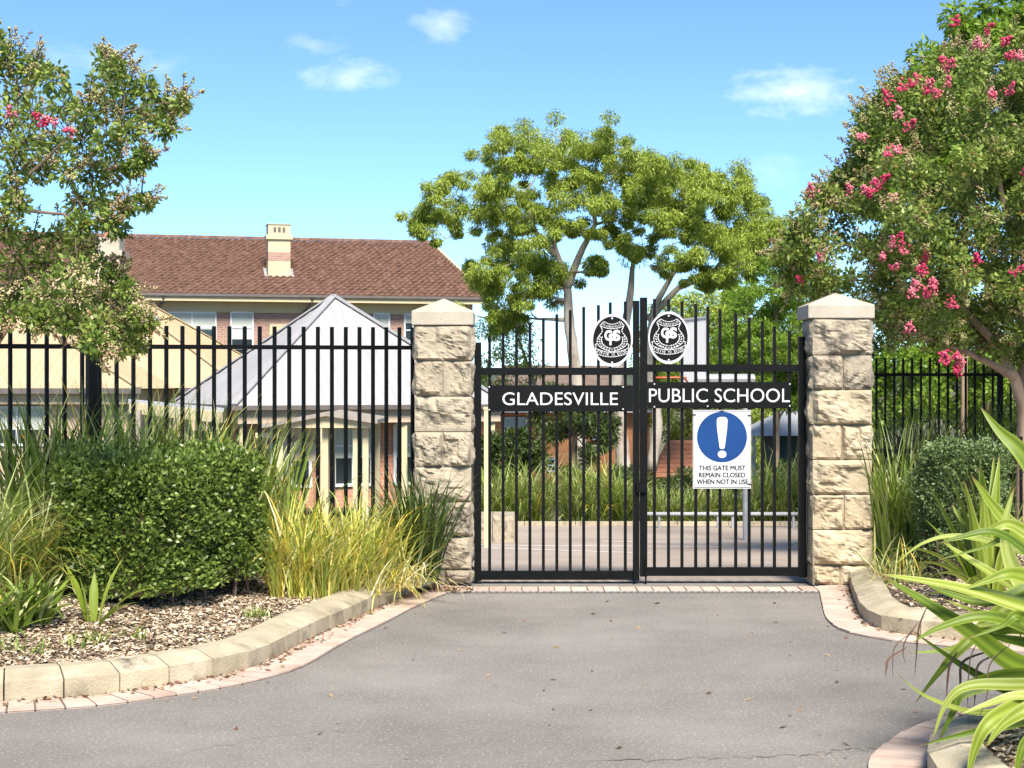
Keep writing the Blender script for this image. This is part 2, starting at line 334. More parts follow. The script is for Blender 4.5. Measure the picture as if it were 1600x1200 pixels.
kl = kerb_run('kerb_left', LEFT); krr = kerb_run('kerb_right', RIGHT, .3); kn = kerb_run('kerb_island', NOSE, .28)
paver_run('brick_edging_left', LEFT); paver_run('brick_edging_right', RIGHT); paver_run('brick_edging_island', NOSE)
GT = [(-.42,12.22),(2.42,12.22)]
paver_run('brick_threshold', GT, w=.23)
# slotted drain along the threshold
dr = thing('slot_drain', 'narrow slotted steel drain across the driveway before the gate', 'drain')
mb = MB().box(-.62, 2.34, 11.92, 11.975, .001, .008); mb.build('channel', M['gutter'], dr)
mb = MB()
for k in range(58): mb.box(-.6+k*.05, -.575+k*.05, 11.918, 11.977, .008, .013)
mb.build('grate_bars', M['steel'], dr)

def inside_dist(x, y, run):
    ps, ns = run; best = 1e9; sd = 0
    for p, n in zip(ps, ns):
        d = Vector((x-p.x, y-p.y)); l = d.length
        if l < best: best = l; sd = d.dot(n)
    return best if sd > 0 else -best
BEDZ = {}; BEDD = {}
def bed(name, run, x0, x1, y0, y1, rise, top, cut=None, st=.07):
    nx = int((x1-x0)/st)+1; ny = int((y1-y0)/st)+1; dd = []; v = []; f = []; idx = {}
    for j in range(ny):
        for i in range(nx):
            x, y = x0+i*st, y0+j*st; d = inside_dist(x, y, run)
            if d < .09 or (cut and cut(x, y)): continue
            z = .112+min(top, rise*max(0, d-.2))+.018*noise.noise(Vector((x*3, y*3, 1)))+.012*noise.noise(Vector((x*9, y*9, 4)))
            idx[i, j] = len(v); v.append((x, y, z)); dd.append(d)
    for (i, j) in idx:
        q = [(i,j),(i+1,j),(i+1,j+1),(i,j+1)]
        if all(k in idx for k in q): f.append(tuple(idx[k] for k in q))
    o = struct(MB().add(v, f).build(name, M['mulch'], None, True)); BEDZ[name] = np.array(v); BEDD[name] = np.array(dd); return o
bl = bed('garden_bed_left', kl, -7.4, -.5, 6.9, 13.4, .12, .25, cut=lambda x, y: (x > -.80 and y > 12.0) or y > 13.6+.4*(x+1))
br = bed('garden_bed_right', krr, 2.2, 7.4, 8.6, 13.6, .10, .2, cut=lambda x, y: x < 2.85 and y > 12.0)
bn = bed('garden_bed_island', kn, 1.6, 6.4, 4.0, 8.0, .10, .2)
def bedz(name, x, y):
    A = BEDZ[name]; i = np.argmin((A[:,0]-x)**2+(A[:,1]-y)**2); return float(A[i,2])
def chips(bedo, name, n, keep, size=(.018,.055)):
    A = BEDZ[name]; A = A[[keep(p[0], p[1]) and q > .27 for p, q in zip(A, BEDD[name])]]
    p = A[RNG.integers(0, len(A), n)]+np.c_[RNG.uniform(-.045,.045,(n,2)), RNG.uniform(.002,.016,n)]
    a = RNG.uniform(0, 2*np.pi, n); l = RNG.uniform(*size, n)*RNG.uniform(.5,1,n); w = RNG.uniform(.003,.008,n); t = RNG.normal(0,.25,n)
    d = np.c_[np.cos(a), np.sin(a), t]*l[:,None]/2; s = np.c_[-np.sin(a), np.cos(a), RNG.normal(0,.4,n)]*w[:,None]
    V = np.stack([p-d-s, p+d-s*.6, p+d*.9+s, p-d*.9+s], 1).reshape(-1, 3)
    F = np.arange(4*n).reshape(-1, 4)
    stuff(np_mesh('mulch_chips', V, F, M['chip'], bedo, np.repeat(RNG.random(n), 4)))
chips(bl, 'garden_bed_left', 62000, lambda x, y: x > -3.6 and y < 12.2)
chips(br, 'garden_bed_right', 14000, lambda x, y: x < 4.6 and y < 12.6)
chips(bn, 'garden_bed_island', 14000, lambda x, y: x < 3.3 and y > 5.4)
# dead leaves gathered in the gutter line and near the pillars
def litter(n, gen, name='leaf_litter'):
    p = np.array([gen() for _ in range(n)]); a = RNG.uniform(0, 6.28, n); l = RNG.uniform(.008,.026,n); w = l*RNG.uniform(.3,.6,n)
    d = np.c_[np.cos(a), np.sin(a), RNG.normal(0,.3,n)]*l[:,None]; s = np.c_[-np.sin(a), np.cos(a), RNG.normal(0,.4,n)]*w[:,None]
    V = np.stack([p-d, p-s, p+d, p+s], 1).reshape(-1, 3)
    stuff(np_mesh(name, V, np.arange(4*n).reshape(-1, 4), M['litter'], None, np.repeat(RNG.random(n), 4)))['label'] = 'dry brown leaves blown along the kerb line'
pl, nl = path(LEFT, .02); pr_, nr_ = path(RIGHT, .02)
def g1():
    i = min(len(pl)-1, int(len(pl)*random.uniform(.35, 1.0)**.7)); q = pl[i]-nl[i]*abs(random.gauss(0, .05)); return (q.x, q.y, .022)
def g2():
    i = int((len(pr_)-1)*random.uniform(0, .6)); q = pr_[i]-nr_[i]*abs(random.gauss(0, .035)); return (q.x, q.y, .022)
def g3(): return (random.gauss(-.5, .12), random.gauss(12.02, .09), .022)
def g4(): return (random.uniform(-2.5, 2.2), random.uniform(6, 12), .006)
litter(900, lambda: random.choice((g1, g1, g2, g3))()); 
litter(120, g4)

# ------------------------------------------------------------------ sandstone pillars
def rock(x0, x1, y0, y1, z0, z1, m, parent, amp=1.0, cuts=15):
    bm = bmesh.new(); bmesh.ops.create_cube(bm, size=1); bmesh.ops.subdivide_edges(bm, edges=bm.edges[:], cuts=cuts, use_grid_fill=True)
    sx, sy, sz = x1-x0, y1-y0, z1-z0; off = Vector((random.uniform(0,50), random.uniform(0,50), random.uniform(0,50)))
    for v in bm.verts:
        u = v.co.copy(); p = Vector((x0+(u.x+.5)*sx, y0+(u.y+.5)*sy, z0+(u.z+.5)*sz)); q = p+off
        chis = max(-.004, noise.noise(q*4.5)*.05+abs(noise.noise(q*11))*.034+abs(noise.noise(q*24))*.016+noise.noise(q*48)*.006+.01*noise.cell(q*9))
        def fall(*ds): return min(1, max(0, min(ds)/.022))**.8
        ez = min(p.z-z0, z1-p.z)
        if abs(u.y) > .499: p.y += math.copysign(fall(p.x-x0, x1-p.x, ez)*(.012+chis*1.35)*amp, u.y)
        if abs(u.x) > .499: p.x += math.copysign(fall(p.y-y0, y1-p.y, ez)*(.006+chis*.6)*amp, u.x)
        v.co = p
    me = bpy.data.meshes.new('stone_block'); bm.to_mesh(me); bm.free(); me.materials.append(m)
    return link('stone_block', me, parent)
def pillar(label, bx0, bx1, cx0, cx1, ycs, cap, first_split, warm):
    t = thing('stone_pillar', label, 'pillar', 'gate pillars')
    Yf, Yb = 12.30, 12.74; s = 12.3/FPX
    X = lambda px: (px-800)*s; Z = lambda py: EYE-(py-600)*s
    zs = [Z(y) for y in ycs]; x0, x1 = X(bx0)+.010, X(bx1)-.010
    MB().box(x0+.012, x1-.012, Yf+.012, Yb-.012, -.05, zs[0]-.003).build('mortar_core', M['mortar'], t)
    for i in range(len(zs)-1):
        z1, z0 = zs[i]-.004, zs[i+1]+.004; mt = M['stone_warm'] if i in warm else M['stone']
        if i % 2 == 1:
            xm = x0+(x1-x0)*(.5+random.uniform(-.04, .04))
            rock(x0, xm-.004, Yf, Yb, z0, z1, mt, t); rock(xm+.004, x1, Yf, Yb, z0, z1, mt, t)
        else: rock(x0, x1, Yf, Yb, z0, z1, mt, t)
    zb, zm, za = Z(cap[0]), Z(cap[1]), Z(cap[2]); c0, c1 = X(cx0), X(cx1); xm = (c0+c1)/2; d0, d1 = Yf-.022, Yb+.022
    mb = MB().add([(c0,d0,zb),(c1,d0,zb),(c1,d1,zb),(c0,d1,zb),(c0,d0,zm),(c1,d0,zm),(c1,d1,zm),(c0,d1,zm),(xm,(d0+d1)/2,za+.02)],
                  [(0,3,2,1),(0,1,5,4),(1,2,6,5),(2,3,7,6),(3,0,4,7),(4,5,8),(5,6,8),(6,7,8),(7,4,8)])
    c = mb.build('cap_stone', M['cap'], t); bv = c.modifiers.new('bevel', 'BEVEL'); bv.width = .008; bv.segments = 2
    return t
pillar('rough sandstone gate pillar with flat pyramid cap, grasses growing at its foot', 646, 738, 643, 740, [508,564,619,674.6,729.6,784,838,890,914], (508,486,468), 1, ())
pillar('honey coloured rough sandstone gate pillar with pyramid cap, beside the flowering tree', 1268, 1364, 1262, 1366, [497.5,554.6,608.7,664,718,772.5,827.5,883,914], (497.5,476,459), 1, (2,3,4,5,6,7,8))

# ------------------------------------------------------------------ gate
GY = 12.5
gx = lambda px: (px-800)/200; gz = lambda py: EYE-(py-600)/200
def vbox(mb, x0, x1, ytop, ybot, d=.05, yc=GY): mb.box(gx(x0), gx(x1), yc-d/2, yc+d/2, gz(ybot), gz(ytop)); return mb
def text(s, x0, x1, z0, z1, y, m, parent, name='lettering', bold=0, rot=0, mirror=False):
    cu = bpy.data.curves.new('t', 'FONT'); cu.body = s; cu.extrude = .0; cu.offset = bold; cu.resolution_u = 4
    to = bpy.data.objects.new('t', cu); COL.objects.link(to); dg = bpy.context.evaluated_depsgraph_get()
    me = bpy.data.meshes.new_from_object(to.evaluated_get(dg)); bpy.data.objects.remove(to)
    n = len(me.vertices); co = np.empty(n*3, np.float32); me.vertices.foreach_get('co', co); co = co.reshape(-1, 3)
    lo, hi = co.min(0), co.max(0); q = np.zeros_like(co)
    u = (co[:,0]-lo[0])/(hi[0]-lo[0]); w = (co[:,1]-lo[1])/(hi[1]-lo[1])
    if mirror: u = 1-u
    q[:,0] = x0+u*(x1-x0); q[:,1] = y; q[:,2] = z0+w*(z1-z0)
    if rot:
        cx, cz = (x0+x1)/2, (z0+z1)/2; a = q[:,0]-cx; b = q[:,2]-cz; q[:,0] = cx+a*math.cos(rot)-b*math.sin(rot); q[:,2] = cz+a*math.sin(rot)+b*math.cos(rot)
    me.vertices.foreach_set('co', q.ravel()); me.materials.clear(); me.materials.append(m); me.name = name; me.update()
    return link(name, me, parent)
def leaf(label, stile_h, stile_m, rail, bot, pickets, rivets):
    t = thing('gate_leaf', label, 'gate', 'gate leaves')
    (hx0, hx1, htop), (mx0, mx1, mtop) = stile_h, stile_m
    vbox(MB(), hx0, hx1, htop, bot[1]+2, .055).build('hinge_stile', M['black'], t)
    vbox(MB(), mx0, mx1, mtop, bot[1]+1, .055).build('meeting_stile', M['black'], t)
    a, b = min(hx1, mx1), max(hx0, mx0)
    vbox(MB(), a, b, rail[0], rail[1], .045).build('top_rail', M['black'], t)
    vbox(MB(), a, b, bot[0], bot[1], .045).build('bottom_rail', M['black'], t)
    for x, y in pickets:
        vbox(MB(), x-2.3, x+2.3, y, rail[0], .022).box(gx(x-2.3), gx(x+2.3), GY-.011, GY+.011, gz(bot[0]), gz(rail[1])).build('picket', M['black'], t)
    bx = (mx0+mx1)/2+(3 if hx0 > mx0 else -3); mb = MB().box(gx(bx-1.3), gx(bx+1.3), GY-.045, GY-.0285, .004, .2); mb.build('drop_bolt', M['black'], t)
    hp = (hx0+hx1)/2; sgn = 1 if hx0 > mx0 else -1
    for zz in (htop+6, bot[0]-4):
        mb = MB().tube([(gx(hp), GY, gz(zz)), (gx(hp)+sgn*.055, GY, gz(zz))], .012, 8).tube([(gx(hp)+sgn*.055, GY, gz(zz)-.03), (gx(hp)+sgn*.055, GY, gz(zz)+.03)], .014, 8)
        mb.build('hinge', M['black'], t)
    return t
cL = lambda x: x/2.4+620
pkL = [(765,526),(786,519),(807,511),(828,504),(849,497),(870,491),(891,484.6),(912,479.6),(935,476.7),(953.5,472.5),(977,471)]
pkR = [(1022.5,467),(1044.5,468),(1065.5,471),(1087,474.6),(1106,479),(1125,484),(1149.5,489),(1170.5,496),(1191,502),(1210,510),(1233.5,517)]
gl = leaf('black steel gate leaf carrying the one-word name board', (741,752,535), (989,998.6,470), (574.5,586), (892,905.5), pkL, None)
gR = leaf('black steel gate leaf carrying the two-word name board and warning sign', (1247.5,1259,526), (1000,1011,465), (569.5,581), (886.5,899.5), pkR, None)
MB().box(gx(994), gx(1009), GY-.06, GY-.03, gz(768), gz(754)).build('latch_box', M['black'], gR)
YF = GY-.011-.006
def name_board(label, x0, x1, y0, y1, s, tx0, tx1, ty0, ty1, riv):
    t = thing('name_board', label, 'sign', 'name boards on the gate')
    MB().box(gx(x0), gx(x1), YF-.012, YF, gz(y1), gz(y0)).build('board', M['sign_black'], t)
    text(s, gx(tx0), gx(tx1), gz(ty1), gz(ty0), YF-.0145, M['letter'], t)
    for x, y in riv:
        MB().tube([(gx(x), YF-.016, gz(y)), (gx(x), YF-.011, gz(y))], .006, 8).build('rivet', M['letter'], t)
name_board('black name board on the gate with one long word in white letters', 762.5, 988.5, 602, 643, 'GLADESVILLE', 785, 965, 613, 633, [(764.5,604.5),(973,604.5),(764.5,640),(973,639)])
name_board('black name board above the warning sign with two words in white letters', 1011.5, 1235, 597, 638, 'PUBLIC SCHOOL', 1013.5, 1233, 607, 628.5, [(1022,600),(1233,600),(1022,635.5),(1105,634.5),(1233,634)])
# warning sign
ws = thing('warning_sign', 'white sign with blue disc and exclamation mark, this gate must remain closed', 'sign')
YS = YF-.004
MB().box(gx(1082), gx(1172.5), YS-.008, YS, gz(763), gz(640.5)).build('plate', M['white'], ws)
def disc(cx, cy, rx, rz, y, m, parent, name, n=48, dy=0):
    v = [(cx+rx*math.cos(2*math.pi*k/n), y, cy+rz*math.sin(2*math.pi*k/n)) for k in range(n)]
    mb = MB().prism(v, (0, dy, 0)) if dy else MB().add(v, [tuple(range(n))])
    return mb.build(name, m, parent)
disc(gx(1127.3), gz(682.5), .195, .197, YS-.010, M['blue'], ws, 'blue_disc')
top = [(1119.0,656),(1120.5,653),(1124,651.3),(1131,651.3),(1134.5,653),(1136,656),(1135.5,668),(1131.5,699),(1130,701),(1125,701),(1123.5,699),(1119.3,668)]
MB().add([(gx(x), YS-.012, gz(y)) for x, y in top], [tuple(range(len(top)))]).build('exclamation_bar', M['white'], ws)
disc(gx(1127.4), gz(709.5), .034, .029, YS-.012, M['white'], ws, 'exclamation_dot', 24)
for s, y0, y1, x0, x1 in (('THIS GATE MUST', 727, 734.5, 1091.5, 1164), ('REMAIN CLOSED', 738, 745.3, 1091.5, 1163.5), ('WHEN NOT IN USE', 748.5, 756, 1088, 1168)):
    for k_ in (-1, 0, 1): text(s, gx(x0)+k_*.0011, gx(x1)+k_*.0011, gz(y1), gz(y0), YS-.0105-.0004*(k_+1), M['sign_black'], ws)
mb = MB()
for a, b in (((1083.5,642),(1171,642)),((1083.5,761),(1171,761)),((1083.5,642),(1083.5,761)),((1171,642),(1171,761))):
    mb.bar((gx(a[0]), YS-.0095, gz(a[1])), (gx(b[0]), YS-.0095, gz(b[1])), .003, .002, up=(0,1,0))
mb.build('border_line', M['sign_black'], ws)
for x, y in ((1084,648),(1170,649),(1127,642),(1170,756)): MB().box(gx(x-3), gx(x+3), YS-.013, YS-.008, gz(y+.7), gz(y-.7)).build('cable_tie', M['black'], ws)
# crests
def crest(label, cx, cy):
    t = thing('oval_crest', label, 'crest', 'oval crests above the gate rail'); y = YF-.002
    k = 1/7.62/200; X = lambda u: gx(cx)+u*k; Z = lambda w: gz(cy)-w*k
    disc(gx(cx), gz(cy), 242*k, 311*k, y, M['silver'], t, 'silver_rim', 64, dy=-.012)
    disc(gx(cx), gz(cy)+.003, 226*k, 279*k, y-.0135, M['sign_black'], t, 'black_field', 64)
    yy = y-.0155; mb = MB()
    def stroke(pts, w=9, closed=False):
        n = len(pts); pts = [Vector(p) for p in pts]; m = n if closed else n-1
        for i in range(m):
            a, b = pts[i], pts[(i+1)%n]; d = (b-a).normalized(); s = Vector((-d.y, d.x))*w/2; e = d*w*.35
            q = [a-e-s, b+e-s, b+e+s, a-e+s]; mb.add([(X(p.x), yy, Z(p.y)) for p in q], [(0,1,2,3)])
    def arc(a, b, sag, n=8): return [(a[0]+(b[0]-a[0])*i/n, a[1]+(b[1]-a[1])*i/n+sag*4*(i/n)*(1-i/n)) for i in range(n+1)]
    stroke(arc((-97,-224),(97,-224),33)); stroke(arc((-145,-176),(145,-176),38)); stroke([(-97,-224),(-145,-176)]); stroke([(97,-224),(145,-176)])
    for s in (-1, 1):
        stroke([(s*a, b) for a, b in ((137,-169),(114,-119),(126,-89),(160,-49),(178,-10),(178,25),(165,58),(125,91),(60,120),(0,141))])
        stroke([(s*a, b) for a, b in ((205,86),(188,70),(205,50),(175,40))], 8)
        for i in range(9):
            th = R(-18+i*13.5); px, py = 140*math.cos(th), -5+112*math.sin(th)
            for o_, ta in ((16, .9), (-16, -.2)):
                c, sn = math.cos(th+ta+1.57), math.sin(th+ta+1.57); cx_, cy_ = px+o_*math.cos(th)*.8, py+o_*math.sin(th)*.8
                q = [(cx_-17*c, cy_-17*sn), (cx_+7*sn, cy_-7*c), (cx_+17*c, cy_+17*sn), (cx_-7*sn, cy_+7*c)]
                mb.add([(X(s*a), yy, Z(b)) for a, b in q], [(0,1,2,3)])
    stroke(arc((-205,88),(205,84),58, 12)); stroke(arc((-183,158),(186,148),42, 12)); stroke([(-205,88),(-183,158)]); stroke([(205,84),(186,148)])
    mb.build('shield_and_laurel', M['letter'], t)
    def arctext(s, a, b, sag, h, wd):
        n = len(s); p = arc(a, b, sag, 100)
        for i, ch in enumerate(s):
            if ch == ' ': continue
            u = (i+.5)/n; j = int(u*100); q = p[j]; d = Vector(p[min(100, j+2)])-Vector(p[max(0, j-2)]); r = -math.atan2(d.y, d.x); ww = wd*(.35 if ch == 'I' else 1)
            text(ch, X(q[0]-ww/2), X(q[0]+ww/2), Z(q[1]+h/2), Z(q[1]-h/2), yy, M['letter'], t, 'lettering', .02, r)
    arctext('GLADESVILLE', (-112,-197), (112,-197), 36, 24, 15); arctext('STRIVE TO EXCEL', (-180,122), (182,116), 52, 30, 17)
    text('G', X(-92), X(2), Z(5), Z(-122), yy, M['letter'], t, 'monogram', .045)
    text('S', X(10), X(98), Z(8), Z(-125), yy-.0008, M['letter'], t, 'monogram', .045)
    text('P', X(-32), X(45), Z(58), Z(-78), yy-.0016, M['letter'], t, 'monogram', .03)
    for w in (-262, 262): disc(X(0), Z(w), 11*k, 11*k, yy, M['letter'], t, 'rivet', 12)
crest('black oval crest with white shield above the one-word name board', 956, 532)
crest('black oval crest with white shield above the two-word name board', 1044.3, 528)

# ------------------------------------------------------------------ picket fences
def fence(label, p0, p1, step, zr, ztop, zb, w=.022, rails=None, posts=(), zpost=None):
    t = thing('picket_fence', label, 'fence'); a, b = Vector(p0), Vector(p1); n = round((b-a).length/step); d = (b-a).normalized(); rot = math.atan2(d.y, d.x)
    me = None
    for k in range(n+1):
        f = k/n; p = a+(b-a)*f
        if any(abs(f-q)*(b-a).length < .06 for q in posts): continue
        z0, z1 = zb(f), ztop(f)
        if me is None: o = MB().box(-w/2, w/2, -w/2, w/2, 0, 1).build('picket', M['black'], t); me = o.data
        else: o = link('picket', me, t)
        o.location = (p.x, p.y, z0); o.rotation_euler = (0, 0, rot); o.scale = (1, 1, z1-z0)
    for zf, h in rails: MB().bar((a.x, a.y, zf(0)), (b.x, b.y, zf(1)), .034, h).build('rail', M['black'], t)
    for q in posts:
        p = a+(b-a)*q; o = MB().box(-.03, .03, -.03, .03, 0, 1).build('post', M['black'], t); o.location = (p.x, p.y, zb(q)-.1); o.rotation_euler = (0, 0, rot); o.scale = (1, 1, (zpost or zr)(q)-zb(q)+.1)
    return t
FL0, FL1 = (-4.55, 9.75), (-.80, 12.86)      # beside the left pillar, receding to it
lin = lambda a, b: (lambda f: a+(b-a)*f)
fence('tall black steel picket fence behind the hedge and grasses', FL0, FL1, .1295, lin(1.795,1.852), lin(1.93,2.015), lin(.30,.25), .023,
      [(lin(1.795,1.852), .032), (lin(.42,.37), .032)], posts=(.435,), zpost=lin(1.795,1.852))
fence('tall black picket fence behind the crepe myrtle trunk', (3.6,18.0), (8.2,17.6), .0975, lin(1.665,1.665), lin(1.85,1.85), lin(-.4,-.4), .024,
      [(lin(1.665,1.665), .035), (lin(-.2,-.2), .035)], posts=(.40,), zpost=lin(1.7,1.7))
fence('low black picket fence between the stone pillar and small hedge', (2.82,12.55), (4.6,12.45), .106, lin(1.035,1.035), lin(1.15,1.15), lin(.22,.22), .022,
      [(lin(1.035,1.035), .035), (lin(.26,.26), .035)])
fence('low far picket fence seen through the tall grass by the cream building', (-6.4,21.0), (-3.6,21.0), .09, lin(.85,.85), lin(.95,.95), lin(-.6,-.6), .03, [(lin(.80,.80), .04)])
# ------------------------------------------------------------------ buildings
def ribs(mb, poly, down, spacing, w=.025, h=.01):
    """raised ribs running down a convex roof face"""
    P = [Vector(p) for p in poly]; n = (P[1]-P[0]).cross(P[2]-P[0]).normalized()
    if n.z < 0: n = -n
    d = Vector(down); d = (d-n*d.dot(n)).normalized(); a = n.cross(d).normalized(); o = P[0]
    U = [((p-o).dot(a), (p-o).dot(d)) for p in P]; u0, u1 = min(u for u, _ in U), max(u for u, _ in U)
    k = math.ceil((u0+.02)/spacing)
    while k*spacing < u1-.02:
        u = k*spacing; hit = []
        for (ua, va), (ub, vb) in zip(U, U[1:]+U[:1]):
            if (ua-u)*(ub-u) < 0: hit.append(va+(vb-va)*(u-ua)/(ub-ua))
        if len(hit) >= 2 and max(hit)-min(hit) > .1:
            mb.bar(o+a*u+d*min(hit)+n*h/2, o+a*u+d*max(hit)+n*h/2, w, h, up=n)
        k += 1
    return mb
def hip_roof(parent, x0, x1, y0, y1, ze, pitch, m, ridge_m, spacing=.2, corners=None, name='roof'):
    """rectangular hipped roof; corners may be rotated"""
    ru = min(x1-x0, y1-y0)/2; zr = ze+pitch*ru
    if x1-x0 >= y1-y0: ra, rb = Vector((x0+ru, (y0+y1)/2, zr)), Vector((x1-ru, (y0+y1)/2, zr))
    else: ra, rb = Vector(((x0+x1)/2, y0+ru, zr)), Vector(((x0+x1)/2, y1-ru, zr))
    A, B, C, D = Vector((x0,y0,ze)), Vector((x1,y0,ze)), Vector((x1,y1,ze)), Vector((x0,y1,ze))
    return roof_faces(parent, A, B, C, D, ra, rb, x1-x0 >= y1-y0, m, ridge_m, spacing, name)
def roof_faces(parent, A, B, C, D, ra, rb, wide, m, ridge_m, spacing, name='roof'):
    fs = [(A,B,rb,ra),(B,C,rb),(C,D,ra,rb),(D,A,ra)] if wide else [(A,B,ra),(B,C,rb,ra),(C,D,rb),(D,A,ra,rb)]
    mb = MB()
    for f in fs:
        f = [p for i, p in enumerate(f) if i == 0 or (p-f[i-1]).length > 1e-4]
        mb.add(f, [tuple(range(len(f)))]); ribs(mb, f, (0,0,-1), spacing)
    mb.add([A-Vector((0,0,.02)),B-Vector((0,0,.02)),C-Vector((0,0,.02)),D-Vector((0,0,.02))], [(3,2,1,0)])
    r = mb.build(name, m, parent)
    cap = MB()
    for p, q in ((A,ra),(B,rb if wide else ra),(C,rb),(D,ra if wide else rb),(ra,rb)):
        if (p-q).length > .05: cap.bar(p+Vector((0,0,.03)), q+Vector((0,0,.03)), .16, .03)
    cap.build('ridge_cap', ridge_m, r); return r
def window(parent, o, ux, x0, x1, z0, z1, nrm, bars_v=(), bars_h=(), blind=0, fw=.06, fm=None):
    """window on a wall: o origin, ux horizontal unit, nrm outward unit"""
    o, ux, nrm = Vector(o), Vector(ux), Vector(nrm); P = lambda a, z, d: Vector((o.x, o.y, 0))+ux*a+nrm*d+Vector((0,0,z))
    g = MB().prism([P(x0,z0,.012), P(x1,z0,.012), P(x1,z1,.012), P(x0,z1,.012)], nrm*.004).build('window', M['glass'], parent)
    mb = MB(); up = nrm
    for a, b in (((x0,z0),(x1,z0)),((x0,z1),(x1,z1)),((x0,z0),(x0,z1)),((x1,z0),(x1,z1))): mb.bar(P(*a,.035), P(*b,.035), fw, .05, up=up)
    for x in bars_v: mb.bar(P(x,z0,.033), P(x,z1,.033), fw*.7, .04, up=up)
    for z in bars_h: mb.bar(P(x0,z,.032), P(x1,z,.032), fw*.7, .04, up=up)
    mb.build('frame', fm or M['frame'], g)
    if blind: MB().prism([P(x0,z1-(z1-z0)*blind,.018), P(x1,z1-(z1-z0)*blind,.018), P(x1,z1,.018), P(x0,z1,.018)], nrm*.003).build('blind', M['blind'], g)
    return g

# --- long brick building with tiled roof
mbd = thing('brick_school_building', 'long brown brick building with red tiled roof and cream chimney', 'building')
E1 = Vector((-.93, 61.0)); an = R(14); U = Vector((-math.cos(an), -math.sin(an))); W = Vector((-math.sin(an), math.cos(an)))
def BP(a, b, z): q = E1+U*a+W*b; return Vector((q.x, q.y, z))
def a_of(px, b):
    k = (px-800)/FPX; q = E1+W*b; return (k*q.y-q.x)/(U.x-k*U.y)
def bz(px, py, b): q = BP(a_of(px, b), b, 0); return EYE-(py-600)*q.y/FPX
ZE = bz(762, 466, 0); ZR = bz(690, 381, 5.9); RUN = 5.9; LEN = 26.0
SL = math.hypot(RUN, ZR-ZE); sl = Vector((0, RUN/SL, (ZR-ZE)/SL))
# wall, soffit
w0 = .65
MB().prism([BP(.5,w0,-2.6), BP(LEN,w0,-2.6), BP(LEN,2*RUN-w0,-2.6), BP(.5,2*RUN-w0,-2.6)], (0,0,ZE+2.6-.62)).build('wall', M['brick'], mbd)
wl = mbd.children[0]
# brick texture needs the wall's own axes
wl.data.transform(Matrix.Translation((-E1.x, -E1.y, 0))); wl.data.transform(Matrix.Rotation(-an, 4, 'Z')); wl.matrix_world = Matrix.Translation((E1.x, E1.y, 0)) @ Matrix.Rotation(an, 4, 'Z')
MB().prism([BP(.45,w0-.05,ZE-.62), BP(LEN,w0-.05,ZE-.62), BP(LEN,2*RUN-w0+.05,ZE-.62), BP(.45,2*RUN-w0+.05,ZE-.62)], (0,0,.5)).build('frieze_band', M['cream'], mbd)
MB().prism([BP(0,0,ZE-.12), BP(LEN,0,ZE-.12), BP(LEN,2*RUN,ZE-.12), BP(0,2*RUN,ZE-.12)], (0,0,.07)).build('soffit', M['cream'], mbd)
MB().bar(BP(-.02,-.04,ZE-.14), BP(LEN,-.04,ZE-.14), .05, .2).build('fascia', M['cream'], mbd)
MB().bar(BP(-.05,-.11,ZE-.02), BP(LEN,-.11,ZE-.02), .11, .09).build('gutter', M['gutter'], mbd)
gskew = 1.1                                       # the verge leans back along the hip
rf = MB().add([BP(0,0,ZE), BP(LEN,0,ZE), BP(LEN,RUN,ZR), BP(gskew,RUN,ZR), BP(LEN,2*RUN,ZE), BP(0,2*RUN,ZE)], [(0,3,2,1),(3,5,4,2),(0,5,3)]).build('roof', M['darktile'], mbd)
MB().bar(BP(-.03,-.05,ZE+.03), BP(gskew-.03,RUN,ZR+.06), .1, .1).build('barge_board', M['cream'], rf)
MB().bar(BP(gskew-.05,RUN,ZR+.07), BP(LEN,RUN,ZR+.07), .2, .1).build('ridge_capping', M['tile'], rf)
# roof tiles: one wavy tile shape
NC = 21; course = SL/NC; TW = .25; tn = 6
def tile_verts():
    v = []
    for j, (s, lift) in enumerate(((0, .10), (course*1.06, .012))):
        for i in range(tn+1):
            u = i/tn; v.append((u*TW, s, lift+.028*math.cos(2*math.pi*u)))
    for i in range(tn+1): v.append((i/tn*TW, 0, .01))
    f = [(i, i+1, tn+2+i, tn+1+i) for i in range(tn)]+[(2*tn+2+i, 2*tn+3+i, i+1, i) for i in range(tn)]
    return v, f
tv, tf = tile_verts()
# local frame of the roof: x along ridge (towards right end), y up the slope, z normal
ex = Vector((-U.x, -U.y, 0)); ey = Vector((W.x*RUN/SL, W.y*RUN/SL, (ZR-ZE)/SL)); ez = ex.cross(ey)
def tile_mat(a, s): p = BP(a, 0, ZE)+ey*s; return Matrix(((ex.x,ey.x,ez.x,p.x),(ex.y,ey.y,ez.y,p.y),(ex.z,ey.z,ez.z,p.z),(0,0,0,1)))
tme = bpy.data.meshes.new('roof_tile'); tme.from_pydata(tv, [], tf); tme.materials.append(M['tile']); tme.update()
rest = MB(); cnt = 0
a_vis = 16.2
for c in range(NC):
    a = TW+gskew*c/NC
    while a < LEN:
        if cnt < 300 and a < a_vis:
            o = link('roof_tile', tme, rf); o.matrix_world = tile_mat(a, c*course); cnt += 1
        else:
            mm = tile_mat(a, c*course); rest.add([mm @ Vector(v) for v in tv], tf)
        a += TW
stuff(rest.build('roof_tiles', M['tile'], rf))
